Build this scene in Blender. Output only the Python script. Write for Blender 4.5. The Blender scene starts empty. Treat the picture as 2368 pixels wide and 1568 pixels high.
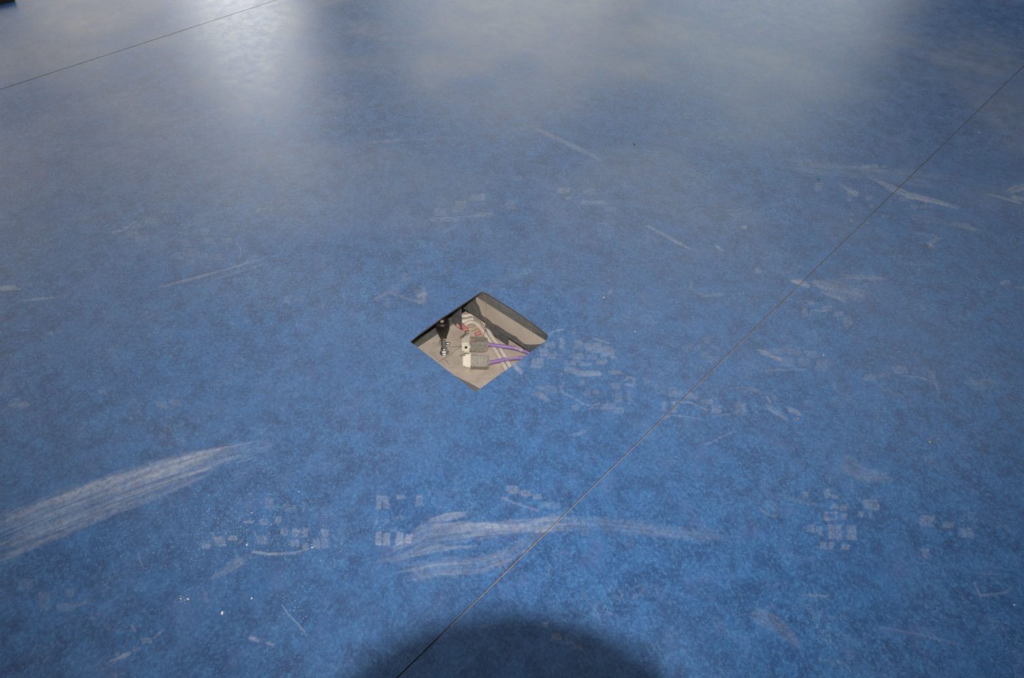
import bpy, bmesh, math, random
import numpy as np
from mathutils import Vector, Matrix
random.seed(7)
S = bpy.context.scene
C = S.collection

# ------------------------------------------------------------------ camera
F_PX = 1700.0; W, H = 2368, 1568
HGT = 0.9
PIT, ROL = math.radians(45.75), math.radians(1.25)
fw = Vector((0, math.cos(PIT), -math.sin(PIT)))
rt0 = Vector((1, 0, 0)); up0 = rt0.cross(fw)
rt = math.cos(ROL)*rt0 + math.sin(ROL)*up0
up = -math.sin(ROL)*rt0 + math.cos(ROL)*up0
CAM = Vector((0, 0, HGT))
cd = bpy.data.cameras.new('camera'); co = bpy.data.objects.new('camera', cd); C.objects.link(co)
co.matrix_world = Matrix(((rt.x, up.x, -fw.x, CAM.x), (rt.y, up.y, -fw.y, CAM.y), (rt.z, up.z, -fw.z, CAM.z), (0, 0, 0, 1)))
cd.sensor_width = 36.0; cd.lens = 36.0*F_PX/W; cd.clip_start = 0.005; cd.clip_end = 60
S.camera = co
# ------------------------------------------------------------------ world, view
wd = bpy.data.worlds.new('world'); S.world = wd; wd.use_nodes = True
wd.node_tree.nodes['Background'].inputs[0].default_value = (0.75, 0.85, 1, 1)
wd.node_tree.nodes['Background'].inputs[1].default_value = 0.4
S.view_settings.view_transform = 'Standard'; S.view_settings.look = 'None'
S.view_settings.gamma = 1; S.view_settings.use_curve_mapping = False
S.view_settings.exposure = 0.0
# ------------------------------------------------------------------ the pop-up flash of the camera that took the picture
FLASH = CAM + up*0.0866 - fw*0.088 + rt*0.0006
ld = bpy.data.lights.new('flash_light', 'SPOT'); lo = bpy.data.objects.new('flash_light', ld); C.objects.link(lo)
ld.energy = 72; ld.color = (1.0, 0.95, 0.88); ld.shadow_soft_size = 0.003
ld.spot_size = math.radians(106); ld.spot_blend = 1.0
lo.matrix_world = Matrix(((rt.x, up.x, -fw.x, FLASH.x), (rt.y, up.y, -fw.y, FLASH.y), (rt.z, up.z, -fw.z, FLASH.z), (0, 0, 0, 1)))
lo.rotation_euler.rotate_axis('X', math.radians(7)); lo.rotation_euler.rotate_axis('Y', math.radians(-1.8))

# ------------------------------------------------------------------ helpers
def ray(px, py):
    return (rt*(px-W/2)/F_PX - up*(py-H/2)/F_PX + fw)
def U(px, py, z=0.0):                       # where the measured point lies on the level plane z
    d = ray(px, py); t = (z-HGT)/d.z
    return CAM + d*t
def onplane(px, py, p, n):
    d = ray(px, py); t = (p-CAM).dot(n)/d.dot(n)
    return CAM + d*t
def mesh_obj(name, bm, mat, parent=None, smooth=False):
    me = bpy.data.meshes.new(name); bm.normal_update(); bm.to_mesh(me); bm.free()
    o = bpy.data.objects.new(name, me); C.objects.link(o)
    if mat: me.materials.append(mat)
    if smooth:
        for p in me.polygons: p.use_smooth = True
    if parent: o.parent = parent; o.matrix_parent_inverse = Matrix.Identity(4)
    return o
def thing(name, loc, label, cat, group=None):
    o = bpy.data.objects.new(name, None); C.objects.link(o); o.location = loc; o.empty_display_size = 0.02
    o['label'] = label; o['category'] = cat
    if group: o['group'] = group
    return o
def tag(o, label, cat, group=None, kind=None):
    o['label'] = label; o['category'] = cat
    if group: o['group'] = group
    if kind: o['kind'] = kind
    return o
def struct(o): o['kind'] = 'structure'; return o
def local(bm, root):                        # world coordinates -> coordinates of the thing
    m = root.matrix_world if root.matrix_world != Matrix.Identity(4) else Matrix.Translation(root.location)
    bmesh.ops.transform(bm, matrix=Matrix.Translation(root.location).inverted(), verts=bm.verts)
    return bm
def box(bm, c, s, M=None, bev=0.0):
    r = bmesh.ops.create_cube(bm, size=1.0)
    vs = r['verts']
    bmesh.ops.scale(bm, vec=s, verts=vs)
    if bev:
        es = list({e for v in vs for e in v.link_edges})
        rr = bmesh.ops.bevel(bm, geom=es, offset=bev, segments=2, affect='EDGES')
        vs = list({v for f in rr['faces'] for v in f.verts} | {v for v in vs if v.is_valid})
    T = Matrix.Translation(c)
    if M is not None: T = M @ T
    bmesh.ops.transform(bm, matrix=T, verts=vs)
    return vs
def tube(bm, pts, r, n=12, caps=True, flat=1.0, smoothn=6):
    P = [Vector(p) for p in pts]
    if smoothn > 1 and len(P) > 2:
        Q = []
        for i in range(len(P)-1):
            p0 = P[max(i-1, 0)]; p1 = P[i]; p2 = P[i+1]; p3 = P[min(i+2, len(P)-1)]
            for k in range(smoothn):
                t = k/smoothn
                Q.append(0.5*((2*p1)+(p2-p0)*t+(2*p0-5*p1+4*p2-p3)*t*t+(3*p1-p0-3*p2+p3)*t**3))
        Q.append(P[-1]); P = Q
    rings = []; ref = Vector((0, 0, 1))
    for i, p in enumerate(P):
        t = (P[min(i+1, len(P)-1)] - P[max(i-1, 0)]).normalized()
        a = t.cross(ref)
        if a.length < 1e-3: a = t.cross(Vector((1, 0, 0)))
        a.normalize(); b = a.cross(t)
        rr = r(i/(len(P)-1)) if callable(r) else r
        rings.append([bm.verts.new(p + a*math.cos(2*math.pi*k/n)*rr + b*math.sin(2*math.pi*k/n)*rr*flat) for k in range(n)])
    for i in range(len(rings)-1):
        for k in range(n):
            bm.faces.new((rings[i][k], rings[i][(k+1) % n], rings[i+1][(k+1) % n], rings[i+1][k]))
    if caps: bm.faces.new(rings[0][::-1]); bm.faces.new(rings[-1])
    return bm
def lathe(bm, prof, M=Matrix.Identity(4), n=24):
    rings = []
    for (r, z) in prof:
        rings.append([bm.verts.new(M @ Vector((r*math.cos(2*math.pi*k/n), r*math.sin(2*math.pi*k/n), z))) for k in range(n)])
    for i in range(len(rings)-1):
        for k in range(n):
            bm.faces.new((rings[i][k], rings[i][(k+1) % n], rings[i+1][(k+1) % n], rings[i+1][k]))
    bm.faces.new(rings[0][::-1]); bm.faces.new(rings[-1])
    return bm
def frame_from(o, xdir, updir):
    x = xdir.normalized(); z = (updir - updir.dot(x)*x).normalized(); y = z.cross(x)
    return Matrix(((x.x, y.x, z.x, o.x), (x.y, y.y, z.y, o.y), (x.z, y.z, z.z, o.z), (0, 0, 0, 1)))

# ------------------------------------------------------------------ materials
class NT:
    def __init__(s, name):
        s.m = bpy.data.materials.new(name); s.m.use_nodes = True; s.t = s.m.node_tree
        s.b = s.t.nodes['Principled BSDF']
    def n(s, ty, **kw):
        x = s.t.nodes.new(ty)
        for k, v in kw.items():
            if k in x.inputs: x.inputs[k].default_value = v
            else: setattr(x, k, v)
        return x
    def l(s, a, b): s.t.links.new(a, b)
    def math(s, op, a, b=None, c=None, clamp=False):
        x = s.t.nodes.new('ShaderNodeMath'); x.operation = op; x.use_clamp = clamp
        for i, v in enumerate((a, b, c)):
            if v is None: continue
            if isinstance(v, (int, float)): x.inputs[i].default_value = v
            else: s.l(v, x.inputs[i])
        return x.outputs[0]
    def ss(s, v, lo, hi, a=0.0, b=1.0):
        x = s.t.nodes.new('ShaderNodeMapRange'); x.interpolation_type = 'SMOOTHSTEP'
        s.l(v, x.inputs[0]); x.inputs[1].default_value = lo; x.inputs[2].default_value = hi
        x.inputs[3].default_value = a; x.inputs[4].default_value = b
        return x.outputs[0]
    def mix(s, f, a, b, blend='MIX'):
        x = s.t.nodes.new('ShaderNodeMix'); x.data_type = 'RGBA'; x.blend_type = blend
        for i, v in ((0, f), (6, a), (7, b)):
            if isinstance(v, (int, float)): x.inputs[i].default_value = v
            elif isinstance(v, tuple): x.inputs[i].default_value = (*v, 1) if len(v) == 3 else v
            else: s.l(v, x.inputs[i])
        return x.outputs[2]
    def noise(s, vec, scale, detail=4, rough=0.55, dist=0.0):
        x = s.n('ShaderNodeTexNoise'); x.inputs['Scale'].default_value = scale
        x.inputs['Detail'].default_value = detail; x.inputs['Roughness'].default_value = rough
        x.inputs['Distortion'].default_value = dist; s.l(vec, x.inputs['Vector'])
        return x.outputs[0]
    def coord(s, scale=(1, 1, 1), rot=0.0):
        t = s.n('ShaderNodeTexCoord'); m = s.n('ShaderNodeMapping')
        m.inputs['Scale'].default_value = scale; m.inputs['Rotation'].default_value = (0, 0, rot)
        s.l(t.outputs['Object'], m.inputs['Vector']); return m.outputs[0]

def plain(name, col, rough=0.5, metal=0.0, var=0.12, vs=60, bump=0.0, dust=None, dustamt=0.0, ds=40, coat=0):
    q = NT(name); v = q.coord()
    n = q.noise(v, vs, 5, 0.6)
    f = q.ss(n, 0.3, 0.7)
    dark = tuple(c*(1-var) for c in col); lite = tuple(min(1, c*(1+var)) for c in col)
    c = q.mix(f, dark, lite)
    if dust:
        n2 = q.noise(v, ds, 6, 0.6)
        c = q.mix(q.ss(n2, 0.62-dustamt*0.4, 0.80-dustamt*0.4), c, dust)
    q.l(c, q.b.inputs['Base Color'])
    q.b.inputs['Roughness'].default_value = rough; q.b.inputs['Metallic'].default_value = metal
    if coat: q.b.inputs['Coat Weight'].default_value = coat
    if bump:
        b = q.n('ShaderNodeBump'); b.inputs['Strength'].default_value = bump; b.inputs['Distance'].default_value = 0.0006
        q.l(n, b.inputs['Height']); q.l(b.outputs[0], q.b.inputs['Normal'])
    return q.m

# linoleum: marbled blue, dust and painted far haze carried by a vertex attribute
TH = math.atan2((U(2368, 152)-U(918, 1568)).y, (U(2368, 152)-U(918, 1568)).x)     # direction of the sheets
def lino_material():
    q = NT('blue_marbled_linoleum')
    v = q.coord((1.0, 0.86, 1.0), -TH + math.pi/2 - math.pi/2*0)
    wrp = q.n('ShaderNodeTexNoise'); wrp.inputs['Scale'].default_value = 38; wrp.inputs['Detail'].default_value = 3
    q.l(v, wrp.inputs['Vector'])
    vm = q.n('ShaderNodeVectorMath'); vm.operation = 'MULTIPLY_ADD'
    q.l(wrp.outputs['Color'], vm.inputs[0]); vm.inputs[1].default_value = (0.012, 0.012, 0.012); q.l(v, vm.inputs[2])
    w = vm.outputs[0]
    big = q.noise(v, 4.5, 3, 0.5)
    med = q.noise(w, 36, 6, 0.68)
    fine = q.noise(w, 230, 5, 0.72)
    vfine = q.noise(v, 650, 3, 0.7)
    c0 = q.mix(q.ss(med, 0.35, 0.62), LINO_DARK, LINO_MID)
    c1 = q.mix(q.math('MULTIPLY', q.ss(fine, 0.47, 0.66), 0.6), c0, LINO_LIGHT)
    c1 = q.mix(q.math('MULTIPLY', q.ss(fine, 0.48, 0.35), 0.65), c1, LINO_DARK)
    c1 = q.mix(q.math('MULTIPLY', q.ss(vfine, 0.45, 0.75), 0.30), c1, LINO_PURP)
    fleck = q.noise(w, 400, 4, 0.75)
    c1 = q.mix(q.math('MULTIPLY', q.ss(fleck, 0.46, 0.36), 0.65), c1, LINO_DARK)
    c1 = q.mix(q.math('MULTIPLY', q.ss(fleck, 0.55, 0.66), 0.50), c1, LINO_LIGHT)
    c1 = q.mix(q.math('MULTIPLY', q.ss(q.noise(v, 22, 5, 0.65), 0.52, 0.68), 0.35), c1, LINO_PURP)
    # dark and pale-cyan veins
    r1 = q.math('ABSOLUTE', q.math('SUBTRACT', q.noise(w, 55, 4, 0.6), 0.5))
    msk1 = q.ss(q.noise(v, 16, 2), 0.42, 0.58)
    c2 = q.mix(q.math('MULTIPLY', q.math('MULTIPLY', q.ss(r1, 0.018, 0.0), msk1), 0.85), c1, LINO_VEIN)
    r2 = q.math('ABSOLUTE', q.math('SUBTRACT', q.noise(w, 34, 5, 0.65), 0.47))
    msk2 = q.ss(q.noise(v, 11, 3, 0.5), 0.52, 0.64)
    c3 = q.mix(q.math('MULTIPLY', q.math('MULTIPLY', q.ss(r2, 0.018, 0.0), msk2), 0.42), c2, LINO_CYAN)
    c3 = q.mix(q.ss(big, 0.3, 0.7, 0.0, 0.22), c3, LINO_MID)
    at = q.n('ShaderNodeAttribute'); at.attribute_name = 'dust'
    sp = q.n('ShaderNodeSeparateColor'); q.l(at.outputs['Color'], sp.inputs[0])
    grain = q.noise(v, 700, 3, 0.7)
    grain2 = q.noise(w, 150, 4, 0.6)
    g = q.math('MULTIPLY', q.ss(grain, 0.3, 0.65, 0.55, 1.15), q.ss(grain2, 0.35, 0.6, 0.6, 1.1))
    d = q.math('MULTIPLY', sp.outputs[0], g, clamp=True)
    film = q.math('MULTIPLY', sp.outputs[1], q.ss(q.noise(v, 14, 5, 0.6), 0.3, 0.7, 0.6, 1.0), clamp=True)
    c4 = q.mix(film, c3, DUST_HAZE)
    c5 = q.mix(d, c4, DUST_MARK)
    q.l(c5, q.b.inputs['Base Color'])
    ro = q.math('ADD', q.ss(med, 0.3, 0.7, LINO_ROUGH-0.03, LINO_ROUGH+0.03), q.math('MULTIPLY', d, 0.25))
    q.l(ro, q.b.inputs['Roughness'])
    q.b.inputs['Specular IOR Level'].default_value = LINO_SPEC
    b = q.n('ShaderNodeBump'); b.inputs['Strength'].default_value = 0.25; b.inputs['Distance'].default_value = 0.0003
    q.l(fine, b.inputs['Height']); q.l(b.outputs[0], q.b.inputs['Normal'])
    return q.m
LINO_DARK = (0.012, 0.060, 0.190); LINO_MID = (0.026, 0.128, 0.345); LINO_LIGHT = (0.078, 0.250, 0.52)
LINO_PURP = (0.085, 0.14, 0.35); LINO_VEIN = (0.012, 0.035, 0.11); LINO_CYAN = (0.15, 0.38, 0.60)
DUST_HAZE = (0.30, 0.31, 0.34); DUST_MARK = (0.44, 0.46, 0.52)
LINO_ROUGH = 0.36; LINO_SPEC = 0.72
M_LINO = lino_material()

# ------------------------------------------------------------------ the opening in the raised floor (world outline)
OUT_PX = [(948.6, 790), (969, 773), (1022, 735), (1070, 704), (1100, 683.5), (1115, 673.8), (1129, 680), (1171.7, 706.6), (1200, 725),
          (1234, 748.5), (1263, 771.5), (1266.5, 776), (1266, 782), (1262.5, 788), (1240, 805), (1170, 854.5), (1100, 906.5), (1018, 843)]
OUT = [U(*p).xy for p in OUT_PX]             # ordered clockwise in plan
A0, A1 = U(0, 207).xy, U(640, 0).xy
B0, B1 = U(918, 1568).xy, U(2368, 152).xy

# ------------------------------------------------------------------ dust marks, in metres on the floor
GX = np.array([rt.x, rt.y, rt.z]); 
def gpx(pts): return np.array([[U(*p).x, U(*p).y] for p in pts])
rng = np.random.default_rng(3)
PERM = rng.random((256, 256)).astype(np.float32)
def vnoise(x, y):
    xi = np.floor(x).astype(int); yi = np.floor(y).astype(int); fx = x-xi; fy = y-yi
    fx = fx*fx*(3-2*fx); fy = fy*fy*(3-2*fy)
    a = PERM[xi & 255, yi & 255]; b = PERM[(xi+1) & 255, yi & 255]; c = PERM[xi & 255, (yi+1) & 255]; d = PERM[(xi+1) & 255, (yi+1) & 255]
    return (a*(1-fx)+b*fx)*(1-fy)+(c*(1-fx)+d*fx)*fy
def sst(x, a, b):
    t = np.clip((x-a)/(b-a), 0, 1); return t*t*(3-2*t)
STROKES = []   # (points px, half widths px, intensity, streak)
BLOCKS = []    # (x0,y0,x1,y1 px, intensity)
def zs(ox, oy, s):
    def st(pts, hw, I, k=0.5):
        if not isinstance(hw, (list, tuple)): hw = [hw]*len(pts)
        STROKES.append(([(ox+a/s, oy+b/s) for a, b in pts], [h/s for h in hw], I, k))
    def bl(lst, I):
        for (a, b, c, d) in lst: BLOCKS.append((ox+a/s, oy+b/s, ox+c/s, oy+d/s, I))
    return st, bl
# lower left
st, bl = zs(0, 980, 2.6667)
st([(-60, 722), (300, 570), (600, 455), (1000, 310), (1390, 190), (1560, 150), (1675, 128)], [150, 140, 135, 100, 62, 45, 18], 0.40, 1.0)
st([(-60, 640), (250, 500), (700, 350), (1100, 250), (1400, 175)], [20, 22, 50, 70, 30], 0.20, 0.8)
st([(-60, 860), (250, 735), (600, 590), (1000, 430), (1330, 295)], [22, 22, 20, 25, 8], 0.22, 0.8)
st([(1600, 110), (1650, 105), (1672, 130), (1640, 165), (1590, 160)], 12, 0.10, 0.2)
st([(1460, 240), (1590, 200)], 5, 0.25, 0.5)
bl([(1640, 455, 1690, 530), (1745, 490, 1790, 540), (1860, 480, 1878, 540), (1800, 500, 1830, 540)], 0.20)
bl([(1730, 640, 1772, 690), (1800, 650, 1850, 700), (1862, 640, 1900, 700), (1980, 650, 2025, 700), (1930, 712, 1975, 775), (1982, 705, 2030, 770), (1860, 730, 1902, 775), (1600, 585, 1655, 622), (1700, 570, 1735, 615), (1580, 690, 1650, 740), (1790, 715, 1845, 760)], 0.27)
st([(1560, 790), (1650, 802), (1800, 800), (1900, 772)], 9, 0.35, 0.3)
bl([(1320, 700, 1390, 755), (1408, 688, 1462, 722), (1500, 598, 1562, 616), (1250, 740, 1300, 770)], 0.33)
st([(1500, 830), (1400, 900), (1290, 960)], [50, 30, 10], 0.16, 0.9)
st([(1740, 1120), (1780, 1180), (1830, 1225), (1880, 1285)], 4, 0.45, 0.3)
st([(1530, 1312), (1605, 1340)], 17, 0.62, 0.9)
st([(1640, 1350), (1690, 1365)], 10, 0.3, 0.5)
st([(680, 1462), (760, 1435), (800, 1415)], [6, 16, 12], 0.33, 0.3)
bl([(815, 1378, 872, 1400), (870, 1318, 935, 1356)], 0.30)
st([(940, 1330), (1010, 1265)], 8, 0.2); st([(810, 1240), (840, 1290)], 9, 0.25); st([(1255, 1030), (1270, 1080), (1290, 1110)], 14, 0.25)
bl([(235, 1040, 310, 1150), (350, 1105, 442, 1155), (400, 1010, 460, 1070), (120, 960, 200, 1020)], 0.15)
st([(440, 1130), (570, 1085)], 14, 0.15); st([(850, 780), (865, 850), (890, 900)], 5, 0.22); st([(620, 820), (630, 890)], 5, 0.18)
# centre bottom
st, bl = zs(800, 1080, 3.213)
st([(600, 402), (740, 372), (905, 345)], [12, 28, 22], 0.42, 0.5)
st([(340, 650), (600, 520), (900, 480), (1250, 445), (1600, 420), (1750, 418)], [60, 120, 80, 60, 60, 30], 0.30, 1.0)
st([(1500, 430), (1900, 430), (2400, 480), (2880, 520)], [60, 70, 60, 50], 0.12, 1.0)
st([(640, 440), (880, 420), (1250, 455), (1600, 350)], [14, 20, 20, 30], 0.22, 0.8)
st([(150, 720), (330, 690), (620, 625), (800, 600), (1030, 585)], [5, 22, 26, 16, 6], 0.32, 0.7)
st([(430, 800), (700, 745), (1000, 735), (1260, 640)], [70, 85, 75, 60], 0.24, 0.9)
st([(900, 500), (1100, 450), (1430, 440)], [20, 35, 20], 0.22, 0.8)
st([(1600, 340), (1300, 600), (1050, 760)], [40, 60, 50], 0.13, 0.6)
bl([(225, 208, 266, 315), (272, 215, 322, 310), (375, 205, 412, 240), (415, 212, 442, 236), (518, 210, 552, 290), (556, 212, 572, 290)], 0.30)
bl([(220, 370, 242, 430), (285, 385, 322, 420), (372, 362, 422, 382), (330, 460, 372, 482)], 0.28)
bl([(220, 478, 265, 585), (275, 490, 328, 590), (370, 482, 426, 580), (435, 500, 490, 566)], 0.42)
bl([(1195, 140, 1290, 200), (1300, 170, 1380, 220), (1385, 200, 1450, 240), (1155, 225, 1200, 250)], 0.30)
st([(1180, 242), (1440, 330)], 9, 0.20); st([(1440, 280), (1610, 290)], 25, 0.14)
bl([(1460, 1150, 1500, 1190), (1620, 1290, 1700, 1320), (1000, 1170, 1060, 1195), (1690, 1320, 1760, 1365), (1530, 1230, 1600, 1290)], 0.25)
# lower right
st, bl = zs(1700, 1000, 2.76)
bl([(568, 360, 606, 422), (612, 400, 662, 422), (612, 455, 660, 487), (668, 458, 716, 502), (568, 505, 655, 520), (568, 545, 655, 562), (568, 505, 590, 562), (636, 505, 656, 562), (676, 515, 716, 560), (785, 500, 820, 545), (855, 500, 870, 550)], 0.26)
bl([(594, 588, 636, 678), (642, 588, 682, 682), (712, 588, 775, 688), (540, 698, 586, 745), (592, 700, 632, 748), (676, 712, 732, 752), (820, 425, 915, 495), (460, 590, 505, 642), (518, 600, 556, 656), (430, 380, 470, 420)], 0.28)
bl([(1180, 530, 1226, 602), (1231, 534, 1275, 600), (1322, 570, 1400, 612), (1435, 610, 1522, 672), (1190, 740, 1240, 800)], 0.24)
st([(1530, 960), (1560, 1040), (1650, 1035), (1735, 1020), (1765, 985)], 9, 0.24, 0.2)
st([(1530, 900), (1700, 905)], 7, 0.15); st([(290, 400), (400, 440), (560, 465)], [12, 18, 8], 0.2, 0.6)
st([(150, 480), (210, 525), (270, 540)], 8, 0.25, 0.8); st([(880, 1230), (1100, 1275), (1300, 1320), (1520, 1380)], 10, 0.14, 0.8)
st([(430, 1040), (620, 1045)], 8, 0.16); st([(660, 170), (800, 260), (1000, 290)], [60, 60, 30], 0.16, 0.9)
st([(100, 1150), (260, 1220), (430, 1370)], [50, 60, 30], 0.12, 0.9)
# print beside the opening
st, bl = zs(1150, 740, 3.947)
bl([(430, 205, 532, 252), (565, 170, 612, 262), (700, 180, 780, 262), (460, 300, 540, 356), (680, 300, 790, 360), (820, 325, 912, 355), (612, 365, 652, 412), (660, 370, 716, 412), (740, 385, 800, 415), (820, 390, 870, 415), (680, 90, 715, 130)], 0.24)
bl([(800, 210, 862, 287), (870, 205, 952, 297), (950, 240, 1062, 336), (390, 260, 462, 336), (310, 350, 422, 440), (900, 370, 1002, 402), (1020, 460, 1135, 495), (1040, 330, 1090, 360)], 0.32)
st([(150, 395), (215, 480)], 22, 0.6, 0.4); st([(260, 400), (190, 400)], 30, 0.25, 0.5)
st([(640, 450), (760, 490), (920, 490)], [26, 30, 26], 0.36, 0.4)
bl([(1040, 570, 1125, 630), (1078, 668, 1142, 752), (958, 760, 1082, 818), (1070, 795, 1160, 858), (680, 770, 742, 832), (1190, 640, 1224, 772), (870, 640, 930, 680), (790, 660, 850, 700), (750, 550, 800, 590), (560, 480, 600, 500)], 0.22)
st([(1170, 545), (1200, 525), (1245, 535), (1252, 570), (1225, 598), (1180, 590)], 12, 0.24, 0.1)
st([(320, 655), (400, 690), (480, 745)], [14, 30, 10], 0.30, 0.5); st([(360, 620), (480, 640), (560, 680)], [20, 50, 20], 0.2, 0.8)
st([(715, 718), (790, 770), (850, 782), (930, 765)], 7, 0.3, 0.1); st([(470, 132), (520, 100), (600, 85)], 7, 0.36, 0.3)
st([(610, 575), (575, 610), (600, 670), (680, 700)], 12, 0.22, 0.1); st([(880, 170), (1020, 212)], 8, 0.32, 0.3)
st([(1000, 845), (1060, 830)], 6, 0.25); st([(820, 820), (870, 795), (960, 810)], 6, 0.22)
bl([(1500, 740, 1542, 832), (1590, 742, 1632, 852), (1562, 640, 1700, 702), (1722, 660, 1842, 722), (1862, 720, 1970, 772), (1955, 780, 2046, 852), (1490, 868, 1582, 892)], 0.24)
st([(1610, 748), (1760, 750), (1910, 822)], 9, 0.24, 0.1); st([(1600, 870), (1740, 885), (1860, 905)], 7, 0.22, 0.1)
st([(1560, 622), (1640, 625)], 7, 0.26); st([(1880, 1150), (2170, 1010)], 10, 0.18, 0.7); st([(1700, 930), (1800, 1000)], 22, 0.12, .6)
st([(1960, 880), (2120, 855)], 8, 0.2, 0.3); st([(660, 1050), (740, 1040), (830, 1000)], [8, 16, 8], 0.18, 0.4)
bl([(1890, 150, 1950, 215), (1860, 285, 1940, 340), (1930, 330, 2010, 385), (1820, 220, 1860, 270)], 0.16)
# right middle
st, bl = zs(1700, 350, 3.485)
st([(1060, 190), (1130, 230), (1300, 312), (1420, 360), (1560, 392), (1790, 440)], [14, 18, 28, 28, 26, 14], 0.46, 0.7)
st([(1480, 380), (1780, 455)], 9, 0.3, 0.3)
st([(835, 255), (900, 300), (990, 350)], [8, 14, 20], 0.36, 0.5)
st([(400, 120), (700, 150), (1050, 170), (1400, 240), (1700, 290)], [30, 50, 60, 40, 30], 0.16, 0.9)
st([(1730, 575), (1860, 605), (1965, 640)], [14, 24, 12], 0.34, 0.5); st([(1400, 520), (1750, 580)], 30, 0.12, 0.8)
st([(2040, 345), (2160, 375), (2300, 418)], [6, 10, 6], 0.42, 0.4)
st([(2200, 330), (2280, 290), (2380, 290)], [20, 40, 40], 0.40, 1.0); st([(2220, 370), (2380, 390)], 20, 0.3, 1.0)
st([(465, 1048), (520, 1055), (570, 1080)], [14, 26, 20], 0.40, 0.3)
st([(600, 1050), (850, 1110), (1100, 1170)], [20, 95, 50], 0.30, 1.0); st([(680, 1125), (900, 1215)], 14, 0.28, 0.7)
st([(850, 1010), (1220, 1020)], 20, 0.2, 0.9); st([(1560, 670), (1640, 700), (1560, 740), (1600, 780)], 26, 0.34, 1.0)
st([(1440, 660), (1560, 670)], 20, 0.2, 1.0)
bl([(580, 1200, 642, 1242), (700, 1240, 782, 1287), (790, 1290, 872, 1332), (540, 1250, 582, 1332), (868, 1340, 942, 1392), (880, 1395, 930, 1412)], 0.26)
st([(600, 1335), (620, 1278), (745, 1292)], 8, 0.22, 0.1)
bl([(900, 320, 992, 362), (1050, 352, 1112, 390), (1085, 430, 1110, 458), (930, 490, 962, 520), (920, 540, 950, 570), (1180, 510, 1242, 530), (1320, 372, 1400, 402), (1412, 430, 1472, 462), (1490, 432, 1542, 462), (1560, 435, 1602, 455), (1030, 110, 1092, 137), (1100, 105, 1152, 132), (1180, 110, 1232, 130), (900, 370, 935, 400), (785, 695, 830, 708), (640, 255, 700, 320)], 0.28)
bl([(2140, 1040, 2222, 1076), (2262, 1088, 2330, 1108), (160, 940, 215, 980), (55, 600, 95, 622), (1100, 1230, 1110, 1245)], 0.36)
# right lower middle
st, bl = zs(1700, 750, 3.947)
st([(190, 222), (260, 260), (340, 292), (430, 335)], [8, 20, 18, 22], 0.36, 0.5)
bl([(250, 225, 342, 266), (345, 220, 446, 272), (485, 225, 600, 282), (640, 240, 752, 302), (400, 300, 532, 384), (572, 310, 682, 372), (740, 320, 842, 430)], 0.20)
bl([(1172, 458, 1290, 516), (1310, 440, 1412, 486), (1440, 380, 1572, 450), (1760, 420, 1832, 492), (1235, 345, 1260, 360)], 0.22)
st([(1540, 470), (1700, 488), (1830, 540), (1862, 610), (1850, 660)], 9, 0.22, 0.1); st([(1300, 545), (1380, 600), (1530, 660)], 8, 0.18, 0.1)
st([(285, 655), (330, 720)], 10, 0.42, 0.8); st([(280, 745), (380, 800), (500, 890)], [16, 26, 10], 0.36, 1.0)
st([(470, 770), (560, 800), (610, 840)], [24, 30, 10], 0.30, 1.0); st([(110, 590), (230, 610)], 30, 0.18, 0.9); st([(640, 740), (700, 700)], 26, 0.2, 0.9)
st([(2100, 490), (2200, 560), (2368, 530)], 50, 0.16, 1.0); st([(280, 420), (640, 410)], 9, 0.18, 0.3)
# left
st, bl = zs(0, 600, 3.92)
st([(-40, 262), (100, 258), (172, 270)], [22, 26, 14], 0.34, 0.3); st([(200, 375), (340, 358), (482, 345)], [6, 14, 8], 0.32, 0.4)
st([(1450, 250), (1740, 175), (2050, 90), (2400, -15)], [10, 12, 10, 8], 0.26, 0.4); st([(1900, 190), (2400, 40)], 9, 0.16, 0.5)
st([(640, 95), (860, 80)], 8, 0.2)
bl([(420, 650, 490, 690), (502, 635, 562, 672), (1310, 460, 1342, 492), (1420, 1290, 1522, 1352), (1540, 1268, 1632, 1322), (890, 1180, 960, 1220)], 0.20)
st([(-40, 1200), (80, 1180)], 40, 0.16, 0.9); st([(80, 1290), (220, 1310)], [50, 50], 0.18, 0.8); st([(200, 1330), (260, 1300)], 40, 0.14, 0.8)
st([(1330, 540), (1400, 500)], 12, 0.2, 0.8)
st, bl = zs(200, 450, 4.736)
st([(300, 412), (390, 395), (540, 290)], [16, 12, 8], 0.28, 0.3); st([(550, 262), (640, 225)], 8, 0.16)
bl([(415, 400, 572, 482), (532, 440, 682, 512), (640, 240, 762, 332), (500, 320, 600, 380)], 0.15)
bl([(960, 630, 1062, 712), (1062, 590, 1242, 682), (1090, 700, 1182, 772), (1242, 370, 1342, 442), (1342, 640, 1482, 722), (1260, 640, 1330, 700), (1300, 470, 1400, 540), (1040, 500, 1150, 570), (1480, 470, 1590, 530)], 0.15)
st([(1640, 535), (1690, 600), (1692, 640), (1665, 700)], 6, 0.28, 0.1); st([(1390, 440), (1490, 430)], 6, 0.18)
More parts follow.
